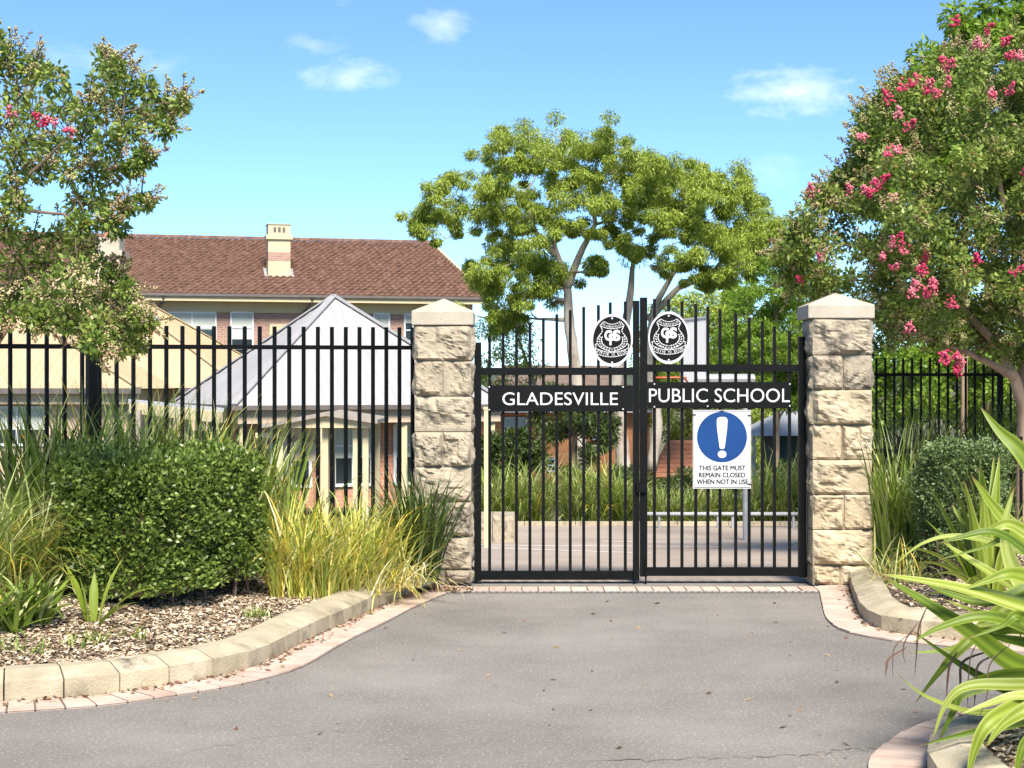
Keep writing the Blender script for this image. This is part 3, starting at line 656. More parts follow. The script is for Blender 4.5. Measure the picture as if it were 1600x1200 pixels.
# chimney
def chimney(parent, a, b, w, dp, zb, cuts):
    c = None
    for (z0, z1, gw, m) in cuts:
        o = MB().prism([BP(a-w/2-gw,b-gw,z0), BP(a+w/2+gw,b-gw,z0), BP(a+w/2+gw,b+dp+gw,z0), BP(a-w/2-gw,b+dp+gw,z0)], (0,0,z1-z0)).build('chimney' if c is None else 'chimney_course', m, c or parent); c = c or o
    return c
bb = 1.75; ca = a_of(436.5, bb); zc = lambda y: bz(436, y, bb)
ch = chimney(mbd, ca, bb, .84, .8, 0, [(zc(445), zc(408), 0, M['cream']), (zc(408), zc(394), .004, M['brick']), (zc(394), zc(374), 0, M['cream']), (zc(374), zc(367), .08, M['cream']), (zc(367), zc(351), .0, M['cream']), (zc(351), zc(349.5), .03, M['cap'])])
for k in (-1, 0, 1): MB().prism([BP(ca+k*.17+d,bb-.012,z) for d, z in ((-.05,zc(363)),(.05,zc(363)),(.05,zc(355)),(-.05,zc(355)))], (0,.02,0)).build('vent_hole', M['gutter'], ch)
mb = MB(); mb.bar(BP(ca+.5,bb-.25,zc(440)), BP(ca+.5,bb+.6,zc(418)), .12, .04); mb.bar(BP(ca-.5,bb-.25,zc(440)), BP(ca-.5,bb+.6,zc(418)), .12, .04); mb.bar(BP(ca-.6,bb-.2,zc(441)), BP(ca+.6,bb-.2,zc(441)), .12, .05)
mb.build('flashing', M['steel'], ch)
nrm = Vector((-W.x, -W.y, 0)); ux = Vector((U.x, U.y, 0)); o0 = BP(0, w0, 0)
def bwin(x0, x1, y0, y1, vs=(), hs=(), blind=.5):
    A = [a_of(x, w0) for x in (x1, x0)]; window(mbd, o0, ux, A[0], A[1], bz(x0, y1, w0), bz(x0, y0, w0), nrm, [a_of(v, w0) for v in vs], [bz(x0, h, w0) for h in hs], blind)
bwin(264,337,488,552,(300,),(512,),.42); bwin(361,395,488,572,(),(512,545),.5); bwin(584,608,490,555,(),(515,),.4); bwin(632,660,491,560,(645,),(516,),.2)
bwin(180,214,488,552,(),(512,),.4)
MB().prism([BP(a_of(470,w0),w0-.05,bz(450,540,w0)), BP(a_of(421,w0),w0-.05,bz(450,540,w0)), BP(a_of(421,w0),w0-.05,bz(450,506,w0)), BP(a_of(470,w0),w0-.05,bz(450,506,w0))], (W.x*.05,W.y*.05,0)).build('cream_panel', M['cream'], mbd)
for px in (486, 255):
    a = a_of(px, .3); MB().tube([BP(a,-.1,ZE-.06), BP(a,.0,ZE-.25), BP(a+.25,w0-.08,ZE-.6), BP(a+.25,w0-.08,-2)], .06, 8).build('downpipe', M['gutter'], mbd)

# --- cream building with two hipped metal roofs
cb = thing('cream_hall', 'cream rendered hall with two cream hipped metal roofs and a stepped chimney', 'building')
MB().box(-19, -9.25, 38.5, 46.6, -1.5, 1.42).build('wall', M['pinkcream'], cb)
hip_roof(cb, -19.4, -8.85, 38, 47, 1.45, .5, M['creamroof'], M['creamroof'], .19)
MB().box(-19, -7.6, 42.6, 52.5, -1.6, 1.43).build('wall', M['pinkcream'], cb)
r2 = hip_roof(cb, -19.4, -7.1, 42.1, 53, 1.46, .63, M['creamroof'], M['creamroof'], .19)
MB().box(-19.4, -8.8, 37.9, 38.0, 1.33, 1.46).build('gutter', M['gutter'], cb); MB().box(-8.76, -7.05, 42.0, 42.1, 1.33, 1.46).build('gutter', M['gutter'], cb)
MB().box(-19.4, -8.9, 38.12, 38.2, 1.08, 1.33).build('fascia', M['pinkcream'], cb)
window(cb, (0,38.5,0), (1,0,0), -12.5, -11.2, .1, 1.0, (0,-1,0), (-11.9,), (), .6); window(cb, (0,38.5,0), (1,0,0), -14.6, -13.6, .1, 1.0, (0,-1,0), (), (), .6)
MB().tube([(-9.4,38.3,1.3),(-9.4,38.3,-1.3)], .09, 8).build('downpipe', M['gutter'], cb)
v = MB().box(-10.55, -10.05, 44.2, 45.6, 2.3, 3.35); v.add([(-10.6,44.15,3.35),(-10.0,44.15,3.35),(-10.0,45.6,3.35),(-10.6,45.6,3.35),(-10.5,44.3,3.5),(-10.1,44.3,3.5),(-10.1,45.6,3.5),(-10.5,45.6,3.5)], [(0,1,5,4),(1,2,6,5),(4,5,6,7),(3,0,4,7)])
v.build('roof_vent', M['white'], cb)
g_ = MB().box(-10.5, -10.2, 42.0, 42.05, 1.62, 2.0).build('small_gable_vent', M['frame'], cb); MB().box(-10.44, -10.26, 41.985, 42.0, 1.68, 1.94).build('vent_grille', M['glass'], g_)
cx_ = -11.55; cy_ = 46.0
c = MB().box(cx_-.36, cx_+.36, cy_-.35, cy_+.35, 2.8, 5.2).build('chimney', M['pinkcream'], cb)
MB().box(cx_-.44, cx_+.44, cy_-.43, cy_+.43, 5.2, 5.38).build('corbel', M['cap'], c); MB().box(cx_-.34, cx_+.34, cy_-.33, cy_+.33, 5.38, 5.75).build('flue_block', M['cap'], c)
MB().tube([(cx_,cy_,5.75),(cx_,cy_,6.0)], [.2,.16], 10).build('chimney_pot', M['redtile'], c)

# --- classroom block under a pale pyramid roof
pv = thing('pavilion', 'classroom pavilion with pale grey ribbed pyramid roof', 'building')
cx_, cy_, sd_, th = -3.85, 34.6, 5.75, R(23); ze = 1.56-32*33/FPX
def PC(u, w, z): return Vector((cx_+u*math.cos(th)-w*math.sin(th), cy_+u*math.sin(th)+w*math.cos(th), z))
h = sd_/2; ap = PC(0, 0, 1.56+137*34.6/FPX)
roof_faces(pv, PC(-h,-h,ze), PC(h,-h,ze), PC(h,h,ze), PC(-h,h,ze), ap, ap, True, M['whiteroof'], M['ridge'], .21)
mb = MB()
for p, q in (((-h,-h),(h,-h)),((h,-h),(h,h)),((-h,h),(-h,-h))): mb.bar(PC(p[0]*1.005,p[1]*1.005,ze-.04), PC(q[0]*1.005,q[1]*1.005,ze-.04), .05, .09)
mb.build('gutter', M['gutter'], pv)
MB().prism([PC(-h+.12,-h+.12,ze-.35), PC(h-.12,-h+.12,ze-.35), PC(h-.12,h-.12,ze-.35), PC(-h+.12,h-.12,ze-.35)], (0,0,.33)).build('eaves_beam', M['pinkcream'], pv)
hw = h-.9
wl = MB().box(-hw, hw, -hw, hw, -1.4, ze-.36).build('wall', M['redbrick'], pv); wl.matrix_world = Matrix.Translation((cx_,cy_,0)) @ Matrix.Rotation(th, 4, 'Z')
nv = Vector((math.sin(th), -math.cos(th), 0)); uv = Vector((math.cos(th), math.sin(th), 0))
for a in (-1.5, -.2, 1.1): window(pv, PC(a, -hw, 0), uv, -.4, .4, -.5, .72, nv, (0,), (.3,), .55)
for u in (-h+.25, -1.0, .7, h-.25): MB().bar(PC(u,-h+.25,-1.3), PC(u,-h+.25,ze-.35), .11, .11).build('post', M['cream'], pv)
for w in (-.8, 1.0, h-.25): MB().bar(PC(-h+.25,w,-1.3), PC(-h+.25,w,ze-.35), .11, .11).build('post', M['cream'], pv)

# --- little gabled shelter with a banner
sh = thing('gabled_shelter', 'small timber shelter with low gabled roof and cream posts', 'shelter')
Ys = 27.0; S = lambda px: (px-800)*Ys/FPX; SZ = lambda py: EYE-(py-600)*Ys/FPX
for s0, s1 in (((412,662),(512,643)),((512,643),(592,655))):
    MB().prism([(S(s0[0]),Ys-.3,SZ(s0[1])),(S(s1[0]),Ys-.3,SZ(s1[1])),(S(s1[0]),Ys-.3,SZ(s1[1])-.07),(S(s0[0]),Ys-.3,SZ(s0[1])-.07)], (0,2.4,0)).build('roof', M['wood'], sh)
MB().prism([(S(420),Ys-.2,SZ(668)),(S(420),Ys-.2,SZ(664)),(S(512),Ys-.2,SZ(648)),(S(584),Ys-.2,SZ(659)),(S(584),Ys-.2,SZ(668))], (0,.06,0)).build('gable_board', M['cream'], sh)
for px in (437, 508, 556, 571): MB().box(S(px)-.05, S(px)+.05, Ys, Ys+.1, -.8, SZ(664)).build('post', M['cream'], sh)
for px in (425, 500, 575): MB().box(S(px)-.05, S(px)+.05, Ys+1.8, Ys+1.9, -.8, SZ(664)).build('post', M['cream'], sh)
MB().box(S(400), S(440), Ys-.06, Ys-.01, SZ(684), SZ(676)).build('side_beam', M['cream'], sh)
bn_ = thing('cloth_banner', 'beige cloth banner hanging in the timber shelter', 'banner')
Yb = Ys+.35; v = []; f = []
for j in range(7):
    for i in range(11):
        u, w = i/10, j/6; x = S(441)+u*(S(494)-S(441)); z = SZ(664)+(SZ(722)-SZ(664))*w+.06*math.sin(u*3.1)*(1-w)*-1; v.append((x, Yb+.04*math.sin(u*9+w*3), z))
f = [(j*11+i, j*11+i+1, (j+1)*11+i+1, (j+1)*11+i) for j in range(6) for i in range(10)]
MB().add(v, f).build('cloth', M['cloth'], bn_, True)
text('Gladesville', S(446), S(491), SZ(692), SZ(680), Yb-.06, M['gutter'], bn_, mirror=True)
# --- covered walkway beside it
ww = thing('covered_walkway', 'low covered walkway with cream beam in front of the cream hall', 'walkway')
MB().bar(at(205,637,30), at(345,652,29), .12, .2).build('beam', M['cream'], ww)
MB().prism([at(200,630,30), at(350,644,29), at(350,641,32), at(200,627,33)], (0,0,.05)).build('roof', M['greyroof'], ww)
for px in (213, 262, 330): p = at(px, 640+ (px-205)*.1, 29.6); MB().box(p.x-.07, p.x+.07, p.y, p.y+.14, -.9, p.z).build('post', M['wood'], ww)

# --- orange brick house beyond the court
ob = thing('orange_brick_house', 'orange brick house with brown tiled roof beyond the court', 'house')
Yo = 52.0; O = lambda px: (px-800)*Yo/FPX; OZ = lambda py: EYE-(py-600)*Yo/FPX
wl = MB().box(0, O(1015)-O(740), 0, 7, -2.3-0, OZ(648)).build('wall', M['orangebrick'], ob); wl.location = (O(740), Yo, 0)
MB().box(O(735), O(1020), Yo-.35, Yo-.27, OZ(648), OZ(643)).build('fascia', M['rust'], ob); MB().box(O(735), O(1020), Yo-.47, Yo-.36, OZ(644), OZ(640.5)).build('gutter', M['frame'], ob)
r = MB().add([(O(733),Yo-.4,OZ(641)),(O(1022),Yo-.4,OZ(641)),(O(1022)-1.2,Yo+3.5,OZ(641)+1.5),(O(733)+1.2,Yo+3.5,OZ(641)+1.5),(O(1022),Yo+7.4,OZ(641)),(O(733),Yo+7.4,OZ(641))], [(0,1,2,3),(3,2,4,5),(1,4,2),(5,0,3),(0,5,4,1)])
r.build('roof', M['darktile'], ob)
window(ob, (0,Yo,0), (1,0,0), O(788), O(822), OZ(686), OZ(653), (0,-1,0), (O(805),), (), .5); window(ob, (0,Yo,0), (1,0,0), O(856), O(868), OZ(736), OZ(717), (0,-1,0), (), (OZ(727),)); window(ob, (0,Yo,0), (1,0,0), O(925), O(955), OZ(686), OZ(653), (0,-1,0), (O(940),), (), .3)
# --- lower house with an orange tiled roof
oh = thing('tiled_cottage', 'low cottage with orange terracotta roof between the trees', 'house')
Yq = 47.0; Q = lambda px, py, d=0: at(px, py, Yq+d)
MB().box(Q(1030,0).x, Q(1160,0).x, Yq+.4, Yq+5, -2.2, Q(0,742).z).build('wall', M['orangebrick'], oh)
rr = MB().add([Q(1022,745), Q(1168,745), Q(1150,688,3), Q(1042,688,3), Q(1168,745,6)+Vector((0,0,.3)), Q(1022,745,6)+Vector((0,0,.3))], [(0,1,2,3),(3,2,4,5),(1,4,2),(5,0,3),(0,5,4,1)]).build('roof', M['redtile'], oh)
for k in range(8):
    f = k/8; A_ = Q(1022,745).lerp(Q(1042,688,3), f); B_ = Q(1168,745).lerp(Q(1150,688,3), f); MB().bar(A_+Vector((0,-.03,.03)), B_+Vector((0,-.03,.03)), .06, .07).build('tile_course', M['redtile'], rr)
# --- grey shade shelter
ts = thing('shade_shelter', 'grey pyramid roofed shelter with dark green wall behind the gate', 'shelter')
Yt = 31.0; T = lambda px, py, d=0: at(px, py, Yt+d)
a, b_ = T(1173,681), T(1340,681); dp = 2.2; apx = Vector(((a.x+b_.x)/2, Yt+dp/2, T(0,634).z))
MB().add([a, b_, b_+Vector((0,dp,0)), a+Vector((0,dp,0)), apx], [(0,1,4),(1,2,4),(2,3,4),(3,0,4),(3,2,1,0)]).build('roof', M['greyroof'], ts)
MB().box(T(1212,0).x, b_.x-.3, Yt+.5, Yt+dp-.3, -.9, a.z-.02).build('wall', M['dkgreen'], ts)
for px in (1180, 1332): MB().box(T(px,0).x-.03, T(px,0).x+.03, Yt+.1, Yt+.16, -.9, a.z-.01).build('post', M['steel'], ts)

# ------------------------------------------------------------------ basketball hoop, bollard rail, timber post, stone wall
hp = thing('basketball_hoop', 'basketball hoop with white backboard and grey pole on the court', 'basketball hoop')
Yh = 22.0; H = lambda px, py, d=0: at(px, py, Yh+d); pb = zt(Yh)
px_ = H(1166,0).x
MB().tube([(px_,Yh,pb),(px_,Yh,H(0,600).z+.02),], .05, 10).build('pole', M['steel'], hp)
MB().tube([(px_+.1,Yh,H(0,592).z),(H(1085,0).x,Yh-.2,H(0,592).z)], .07, 10).build('arm', M['steel'], hp)
q = [H(1066,601,.1), H(1108,601,-.2), H(1108,495,-.2), H(1066,500,.1)]
bk = MB().prism(q, (-.03,-.03,0)).build('backboard', M['white'], hp)
mb = MB()
for i in range(4): mb.bar(q[i]+Vector((-.02,-.045,0)), q[(i+1)%4]+Vector((-.02,-.045,0)), .03, .03)
mb.build('board_edge', M['steel'], bk)
rc = H(1046, 590, -.55); pts = [(rc.x+.225*math.cos(k*math.pi/9), rc.y+.225*math.sin(k*math.pi/9), rc.z) for k in range(19)]
MB().tube(pts, .012, 6).tube([(rc.x+.2,rc.y+.1,rc.z),(H(1070,0).x,Yh-.3,rc.z-.05)], .015, 6).build('rim', M['rust'], hp)
rl = thing('low_rail', 'low grey pipe rail along the far edge of the court', 'rail')
Yr = 24.6; zr_ = EYE-(803-600)*Yr/FPX
MB().tube([(at(1005,0,Yr).x,Yr,zr_),(at(1400,0,Yr).x,Yr,zr_)], .03, 8).build('pipe', M['steel'], rl)
for px in (1030, 1122, 1145, 1240, 1330): x = at(px,0,Yr).x; MB().tube([(x,Yr+.02,zr_),(x,Yr+.02,zt(Yr))], .022, 8).build('post', M['steel'], rl)
tp = thing('timber_post', 'slim cream timber post rising from the low stone wall behind the gate', 'post')
x = at(760.5,0,19).x; MB().box(x-.032, x+.032, 19, 19.065, zt(19)-.02, at(0,640,19).z).build('shaft', M['cream'], tp); MB().box(x-.04, x+.04, 18.992, 19.073, at(0,640,19).z, at(0,640,19).z+.03).build('post_cap', M['cream'], tp)
sw = thing('low_stone_wall', 'low sandstone retaining wall at the edge of the court', 'wall')
for i, (p0, p1) in enumerate(((736,769),(770,804))):
    rock(at(p0,0,21).x, at(p1,0,21).x, 21, 21.7, zt(21)-.1, at(0,806,21).z, M['stone'], sw, .5, 8)
kf = struct(link('court_kerb', None))
for k in range(22): MB().box(-3+k*.8, -3+k*.8+.79, 25.05, 25.2, -.8, -.60).build('kerb_block', M['kerb'], kf)
# distant hills
mb = MB(); n = 60; v = []
for i in range(n+1):
    x = -900+1800*i/n; hgt = 7+5*noise.noise(Vector((i*.21, 0, 3)))+2*noise.noise(Vector((i*.7, 2, 3)))
    v += [(x, 1300, -3), (x, 1380, hgt*1.6), (x, 1600, hgt*1.8), (x, 1750, -3)]
f = [(4*i+j, 4*i+4+j, 4*i+5+j, 4*i+1+j) for i in range(n) for j in range(3)]
M['hill'] = surf('wooded_hill', [(.03,.05,.03),(.06,.08,.045)], scale=.02, rough=1)
struct(mb.add(v, f).build('hills', M['hill'], None, True))
# ------------------------------------------------------------------ vegetation
def unit(a): return a/np.maximum(np.linalg.norm(a, axis=1, keepdims=True), 1e-9)
def leaf_mesh(name, pos, d, Ls, Ws, m, parent, rnd=None, fold=.25):
    n = len(pos); d = unit(d); s = unit(np.cross(d, RNG.normal(0,1,(n,3))+np.array([0,0,.9]))); nn = np.cross(s, d)
    Ls = np.broadcast_to(Ls, n)[:,None]; Ws = np.broadcast_to(Ws, n)[:,None]
    V = np.stack([pos, pos+d*Ls*.45+s*Ws/2+nn*Ws*fold, pos+d*Ls, pos+d*Ls*.45-s*Ws/2+nn*Ws*fold], 1).reshape(-1, 3)
    if rnd is None: rnd = RNG.random(n)
    return np_mesh(name, V, np.arange(4*n).reshape(-1, 4), m, parent, np.repeat(rnd, 4))
def clump_points(c, r, n, flat=.75):
    """points through a lumpy clump, thicker toward the outside"""
    u = unit(RNG.normal(0,1,(n,3))); rr = RNG.random(n)**.45
    return c+u*rr[:,None]*r*np.array([1,1,flat]), u
def in_poly(x, y, P):
    c = False; n = len(P)
    for i in range(n):
        x0, y0 = P[i]; x1, y1 = P[(i+1)%n]
        if (y0 > y) != (y1 > y) and x < (x1-x0)*(y-y0)/(y1-y0)+x0: c = not c
    return c
def edge_d(x, y, P):
    b = 1e9
    for i in range(len(P)):
        a = Vector(P[i]); e = Vector(P[(i+1)%len(P)])-a; t = max(0, min(1, (Vector((x,y))-a).dot(e)/e.length_squared)); b = min(b, (a+e*t-Vector((x,y))).length)
    return b
def poly_clumps(P, Y, n, rpx, T, holes=0):
    xs = [p[0] for p in P]; ys = [p[1] for p in P]; out = []; tries = 0
    while len(out) < n and tries < n*80:
        tries += 1; x, y = random.uniform(min(xs), max(xs)), random.uniform(min(ys), max(ys))
        if not in_poly(x, y, P): continue
        e = edge_d(x, y, P); 
        dy = random.uniform(-1, 1)*T*min(1, (e/(4*rpx)))**.5; r = rpx*random.uniform(.7, 1.2)
        c = at(x, y, Y+dy); out.append((np.array(c), r*Y/FPX))
    return out
def branches(trunks, clumps, m, parent, r0=.05, sag=.12, tip=.008, n=6, name='branch'):
    """grow limbs from the trunk's nodes out to every clump"""
    nodes = []
    for pts, rad in trunks:
        for i in range(len(pts)-1):
            for t in (0, .5): nodes.append((Vector(pts[i]).lerp(Vector(pts[i+1]), t), rad[i]+(rad[i+1]-rad[i])*t))
        nodes.append((Vector(pts[-1]), rad[-1]))
    base = Vector(trunks[0][0][0]); mb = MB()
    nodes = [q for q in nodes if q[0].z > base.z+.35*(max(p[0].z for p in nodes)-base.z)]
    for c, r in sorted(clumps, key=lambda k: (Vector(k[0])-nodes[0][0]).length):
        c = Vector(c); best = min(nodes, key=lambda q: (q[0]-c).length+(1.5*max(0, q[0].z-c.z))-q[1]*3)
        p, rr = best; dist = (c-p).length
        if dist < .03: continue
        ra = min(rr*.75, r0*(.35+dist*.35)); ra = max(ra, tip*1.4); mid = p.lerp(c, .5)+Vector((random.uniform(-1,1)*dist*.1, random.uniform(-1,1)*dist*.1, sag*dist*random.uniform(.2,1)))
        q1 = p.lerp(mid, .55)+Vector((random.gauss(0,.04)*dist, random.gauss(0,.04)*dist, 0)); q2 = mid.lerp(c, .5)+Vector((0,0,sag*dist*.3))
        pts = [p, q1, mid, q2, c]; rd = [ra, ra*.82, ra*.65, ra*.5, max(tip, ra*.3)]; mb.tube(pts, rd, n)
        for q, w in zip(pts[1:], rd[1:]): nodes.append((q, w))
    return stuff(mb.build(name, m, parent, True))
def trunk(parent, m, *stems):
    for pts, rad in stems:
        P = []; Rr = []
        for i in range(len(pts)-1):
            for k in range(4):
                t = k/4; P.append(Vector(pts[i]).lerp(Vector(pts[i+1]), t)+Vector((random.gauss(0,.1), random.gauss(0,.1), 0))*rad[i]*.5*(i+k > 0)); Rr.append(rad[i]+(rad[i+1]-rad[i])*t)
        P.append(Vector(pts[-1])); Rr.append(rad[-1]); MB().tube(P, Rr, 10).build('trunk', m, parent, True)
def crown(parent, clumps, per, L, Wd, m, droop=0., out=1.0, name='crown', flat=.75, twigs=None):
    ps, ds, rn = [], [], []; tw = MB()
    for c, r in clumps:
        n = int(per*random.uniform(.7, 1.25)); p, u = clump_points(c, r, n, flat); ps.append(p)
        ds.append(u*out+RNG.normal(0,.7,(n,3))+np.array([0,0,-droop])); rn.append(np.clip(RNG.normal(random.uniform(.35,.6),.2,n), 0, 1))
        if twigs:
            for k in range(twigs[0]): q = Vector(c)+Vector(p[k]-c)*random.uniform(.85,1.05); tw.tube([Vector(c), Vector(c).lerp(q,.5)+Vector((random.gauss(0,.1)*r,random.gauss(0,.1)*r,.1*r)), q], [twigs[1],twigs[1]*.7,twigs[1]*.4], 3)
    p = np.concatenate(ps); n = len(p)
    o = leaf_mesh(name, p, np.concatenate(ds), L*RNG.uniform(.65,1.2,n), Wd*RNG.uniform(.7,1.2,n), m, parent, np.concatenate(rn))
    if twigs: stuff(tw.build('twigs', M['twig'], parent))
    return o
OCT = np.array([(1,0,0),(-1,0,0),(0,1,0),(0,-1,0),(0,0,1),(0,0,-1)], float); OF = np.array([(0,2,4),(2,1,4),(1,3,4),(3,0,4),(2,0,5),(1,2,5),(3,1,5),(0,3,5)])
def panicles(parent, items, m, name, ball, per, length, spread, smooth=True):
    """branched sprays of seed pods or blossoms: items = (tip base point, direction)"""
    V, Rn, tw = [], [], MB()
    for p, d in items:
        d = Vector(d).normalized(); a = d.orthogonal().normalized(); b = d.cross(a); Ln = length*random.uniform(.6,1.25); rv = random.random(); p = Vector(p)
        tw.tube([p-d*.05, p+d*Ln], [.0035,.002], 3)
        for k in range(int(per*random.uniform(.6,1.2))):
            t = random.random()**.8; th = random.uniform(0, 6.283); rr = spread*(1.15-t)*random.uniform(.3,1); q = p+d*(Ln*t)+(a*math.cos(th)+b*math.sin(th))*rr+Vector((0,0,rr*.25)); s = ball*random.uniform(.65,1.2)
            V.append(np.array(q)+OCT*s); Rn.append(np.full(6, min(1, max(0, random.gauss(rv,.18)))))
            if k % 3 == 0: tw.tube([p+d*(Ln*t*.8), q], [.002,.0015], 3)
    n = len(V); V = np.concatenate(V); F = (np.arange(n)[:,None,None]*6+OF[None]).reshape(-1,3)
    np_mesh(name, V, F, m, parent, np.concatenate(Rn), smooth=smooth); stuff(tw.build('panicle_stems', M['twig'], parent))
def blades(parent, name, base, n, length, width, m, spread=.15, lean=.5, droop=.9, az=None, zf=None, seg=5, yb=0.0):
    """arching strap leaves from one tuft"""
    base = np.asarray(base, float); a = RNG.uniform(0, 2*np.pi, n) if az is None else RNG.normal(az[0], az[1], n)
    r = spread*np.sqrt(RNG.random(n)); ph = RNG.uniform(0, 2*np.pi, n); b0 = base+np.c_[r*np.cos(ph), r*np.sin(ph), np.zeros(n)]
    Ln = length*RNG.uniform(.55,1.1,n); le = np.abs(RNG.normal(lean, lean*.5, n)); dr = droop*RNG.uniform(.3,1.5,n)
    t = np.linspace(0, 1, seg+1); ang = le[:,None]+dr[:,None]*t[None]**1.6          # angle from vertical
    st = Ln[:,None]/seg; hx = np.cumsum(np.sin(ang)*st, 1)-np.sin(ang)*st; hz = np.cumsum(np.cos(ang)*st, 1)-np.cos(ang)*st
    ca, sa = np.cos(a)[:,None], np.sin(a)[:,None]; C = np.stack([b0[:,0:1]+hx*ca, b0[:,1:2]+hx*sa, b0[:,2:3]+hz], 2)
    wv = width*RNG.uniform(.7,1.25,n)[:,None]*np.clip(np.minimum(.75+t*.8, (1.02-t)*2.4), .04, 1)[None]/2; tws = RNG.uniform(-.6,.6,n)[:,None]+a[:,None]
    sx = -np.sin(tws)*wv; sy = np.cos(tws)*wv; S = np.stack([sx, sy, np.zeros_like(sx)], 2)
    V = np.stack([C-S, C+S], 2).reshape(-1, 3); k = 2*(seg+1)
    i = np.arange(n)[:,None]*k+np.arange(seg)[None]*2; F = np.stack([i, i+1, i+3, i+2], 2).reshape(-1, 4)
    rn = np.repeat(np.clip(RNG.beta(1.6,2.0,n)+yb, 0, 1), k); al = np.tile(np.repeat(t, 2), n)
    return np_mesh(name, V, F, m, parent, rn, al, True)
def tuft(label, tufts, m, group=None, name='grass_tuft', **kw):
    t = thing(name, label, 'grass', group)
    for p, n, L_, kw2 in tufts:
        k = dict(kw); k.update(kw2); stuff(blades(t, 'blades', p, n, L_, k.pop('width', .012), m, **k))
    return t

# --- eucalypts
ec = [(500,70,70),(430,110,60),(560,90,60),(640,100,70),(720,90,60),(790,110,60),(860,140,55),(920,170,40),(370,170,45),(450,200,60),(540,170,60),(640,170,60),(690,250,50),(600,250,40),(210,270,50),(140,310,45),(90,390,45),(70,430,30),(150,400,50),(230,390,60),(300,370,50),(330,300,50),(400,280,50),(120,450,40),(780,270,70),(850,240,70),(720,330,60),(640,420,45),(560,390,50),(500,400,45),(430,400,50),(610,440,40),(450,510,60),(520,520,60),(410,560,55),(490,580,60),(580,580,60),(650,610,50),(560,640,60),(330,620,50),(290,600,40),(400,640,50),(380,700,50),(420,760,45),(650,640,45),(600,690,50),(420,820,40),(520,700,35),(340,660,40),(750,580,30),(800,600,30)]
ed = [(900,290,70),(800,340,50),(1000,190,60),(1060,220,70),(1130,230,70),(1200,260,60),(1270,270,60),(1330,270,50),(1370,300,40),(990,250,60),(1100,290,70),(1180,320,60),(1280,340,70),(1340,370,60),(1000,330,50),(960,310,40),(1030,400,60),(1090,380,60),(1110,440,50),(1060,350,50),(1190,460,60),(1230,480,60),(1380,430,60),(1390,500,55),(1440,420,50),(1470,460,40),(1330,470,50),(1290,540,50),(1350,560,50),(1380,570,40),(1180,540,40),(1120,580,35),(1250,610,40),(1300,650,35),(890,500,35),(850,450,30),(1400,330,40),(1420,540,45)]
def euc(label, lst, Y, stems, fill):
    t = thing('eucalyptus_tree', label, 'tree', 'eucalypts beyond the court'); cl = []
    for x, y, r in lst:
        c = at(620+x/2.5, 180+y/2.5, Y+random.uniform(-2.2, 2.2)); cl.append((np.array(c), r/2.5*Y/FPX*1.0))
        for k in range(4):
            q = c+Vector((random.gauss(0,1.0), random.gauss(0,1.1), random.gauss(0,.55)))*(r/2.5*Y/FPX); cl.append((np.array(q), r/2.5*Y/FPX*random.uniform(.5,.8)))
    for s_, r_ in stems: cl.append((np.array(s_[-1]), .45))
    for k in range(len(lst)//2):
        a, b = random.choice(lst), random.choice(lst); f = random.random(); 
        if math.hypot(a[0]-b[0], a[1]-b[1]) < 200: cl.append((np.array(at(620+(a[0]+(b[0]-a[0])*f)/2.5, 180+(a[1]+(b[1]-a[1])*f)/2.5, Y+random.uniform(-2,2))), random.uniform(.2,.45)))
    cl += poly_clumps(fill, Y, 130, 10, 2.0)
    trunk(t, M['bark_pale'], *stems); branches(stems, cl, M['bark_pale'], t, r0=.085, sag=-.05, tip=.012)
    crown(t, cl, 330, .125, .03, M['euc'], droop=1.1, out=.8, flat=.75, twigs=(5, .01))
E = lambda px, py, d=0: at(px, py, 45+d)
euc('tall spreading eucalypt with pale trunk rising behind the one-word name board', ec, 45,
    [([E(908,735),E(905,640),E(896,560),E(889,500),E(886,440),E(868,390),E(858,330)], [.2,.19,.17,.15,.11,.07,.04]), ([E(886,450),E(905,400),E(930,350),E(925,300)], [.13,.1,.07,.05]), ([E(868,400),E(835,360),E(820,300)], [.1,.07,.04])], [(645,345),(690,285),(760,262),(760,225),(820,198),(900,207),(985,242),(1000,300),(960,380),(890,400),(880,450),(830,500),(760,520),(740,480),(760,400),(700,360)])
euc('broad eucalypt with leaning grey trunks rising behind the meeting stiles of the gate', ed, 44,
    [([E(975,742),E(970,680),E(962,600),E(975,520),E(986,450),E(990,400)], [.22,.2,.17,.14,.1,.05]), ([E(1018,735),E(1028,660),E(1012,560),E(1022,480),E(1050,430),E(1090,380)], [.16,.15,.13,.1,.07,.04]), ([E(1012,500),E(1060,450),E(1110,430),E(1150,380)], [.11,.08,.06,.04])], [(985,245),(1050,247),(1130,268),(1180,300),(1190,340),(1215,375),(1195,425),(1150,480),(1070,450),(1010,420),(940,380),(930,320)])

# --- crepe myrtles
lc = [(40,230,60),(130,260,60),(60,330,80),(200,300,70),(400,230,50),(430,260,50),(380,330,70),(470,330,60),(550,330,50),(630,400,45),(680,390,35),(560,430,60),(620,480,50),(450,420,70),(330,430,70),(240,400,70),(120,420,80),(40,430,70),(480,500,60),(400,540,60),(300,540,70),(200,540,70),(100,540,80),(30,560,70),(540,590,35),(500,630,40),(420,640,60),(340,650,60),(250,650,60),(150,640,60),(50,660,70),(540,760,35),(470,780,35),(380,740,60),(300,760,60),(400,830,50),(440,860,40),(60,760,50),(300,840,50),(30,860,60),(120,900,70),(220,890,60),(300,920,60),(60,980,80),(170,1000,80),(280,1010,70),(370,1000,60),(430,1050,50),(470,1090,40),(60,1090,80),(160,1110,80),(270,1110,70),(370,1110,60),(440,1150,50),(30,1180,60),(150,1200,60),(260,1200,60),(350,1200,60),(420,1220,50),(480,1190,45)]
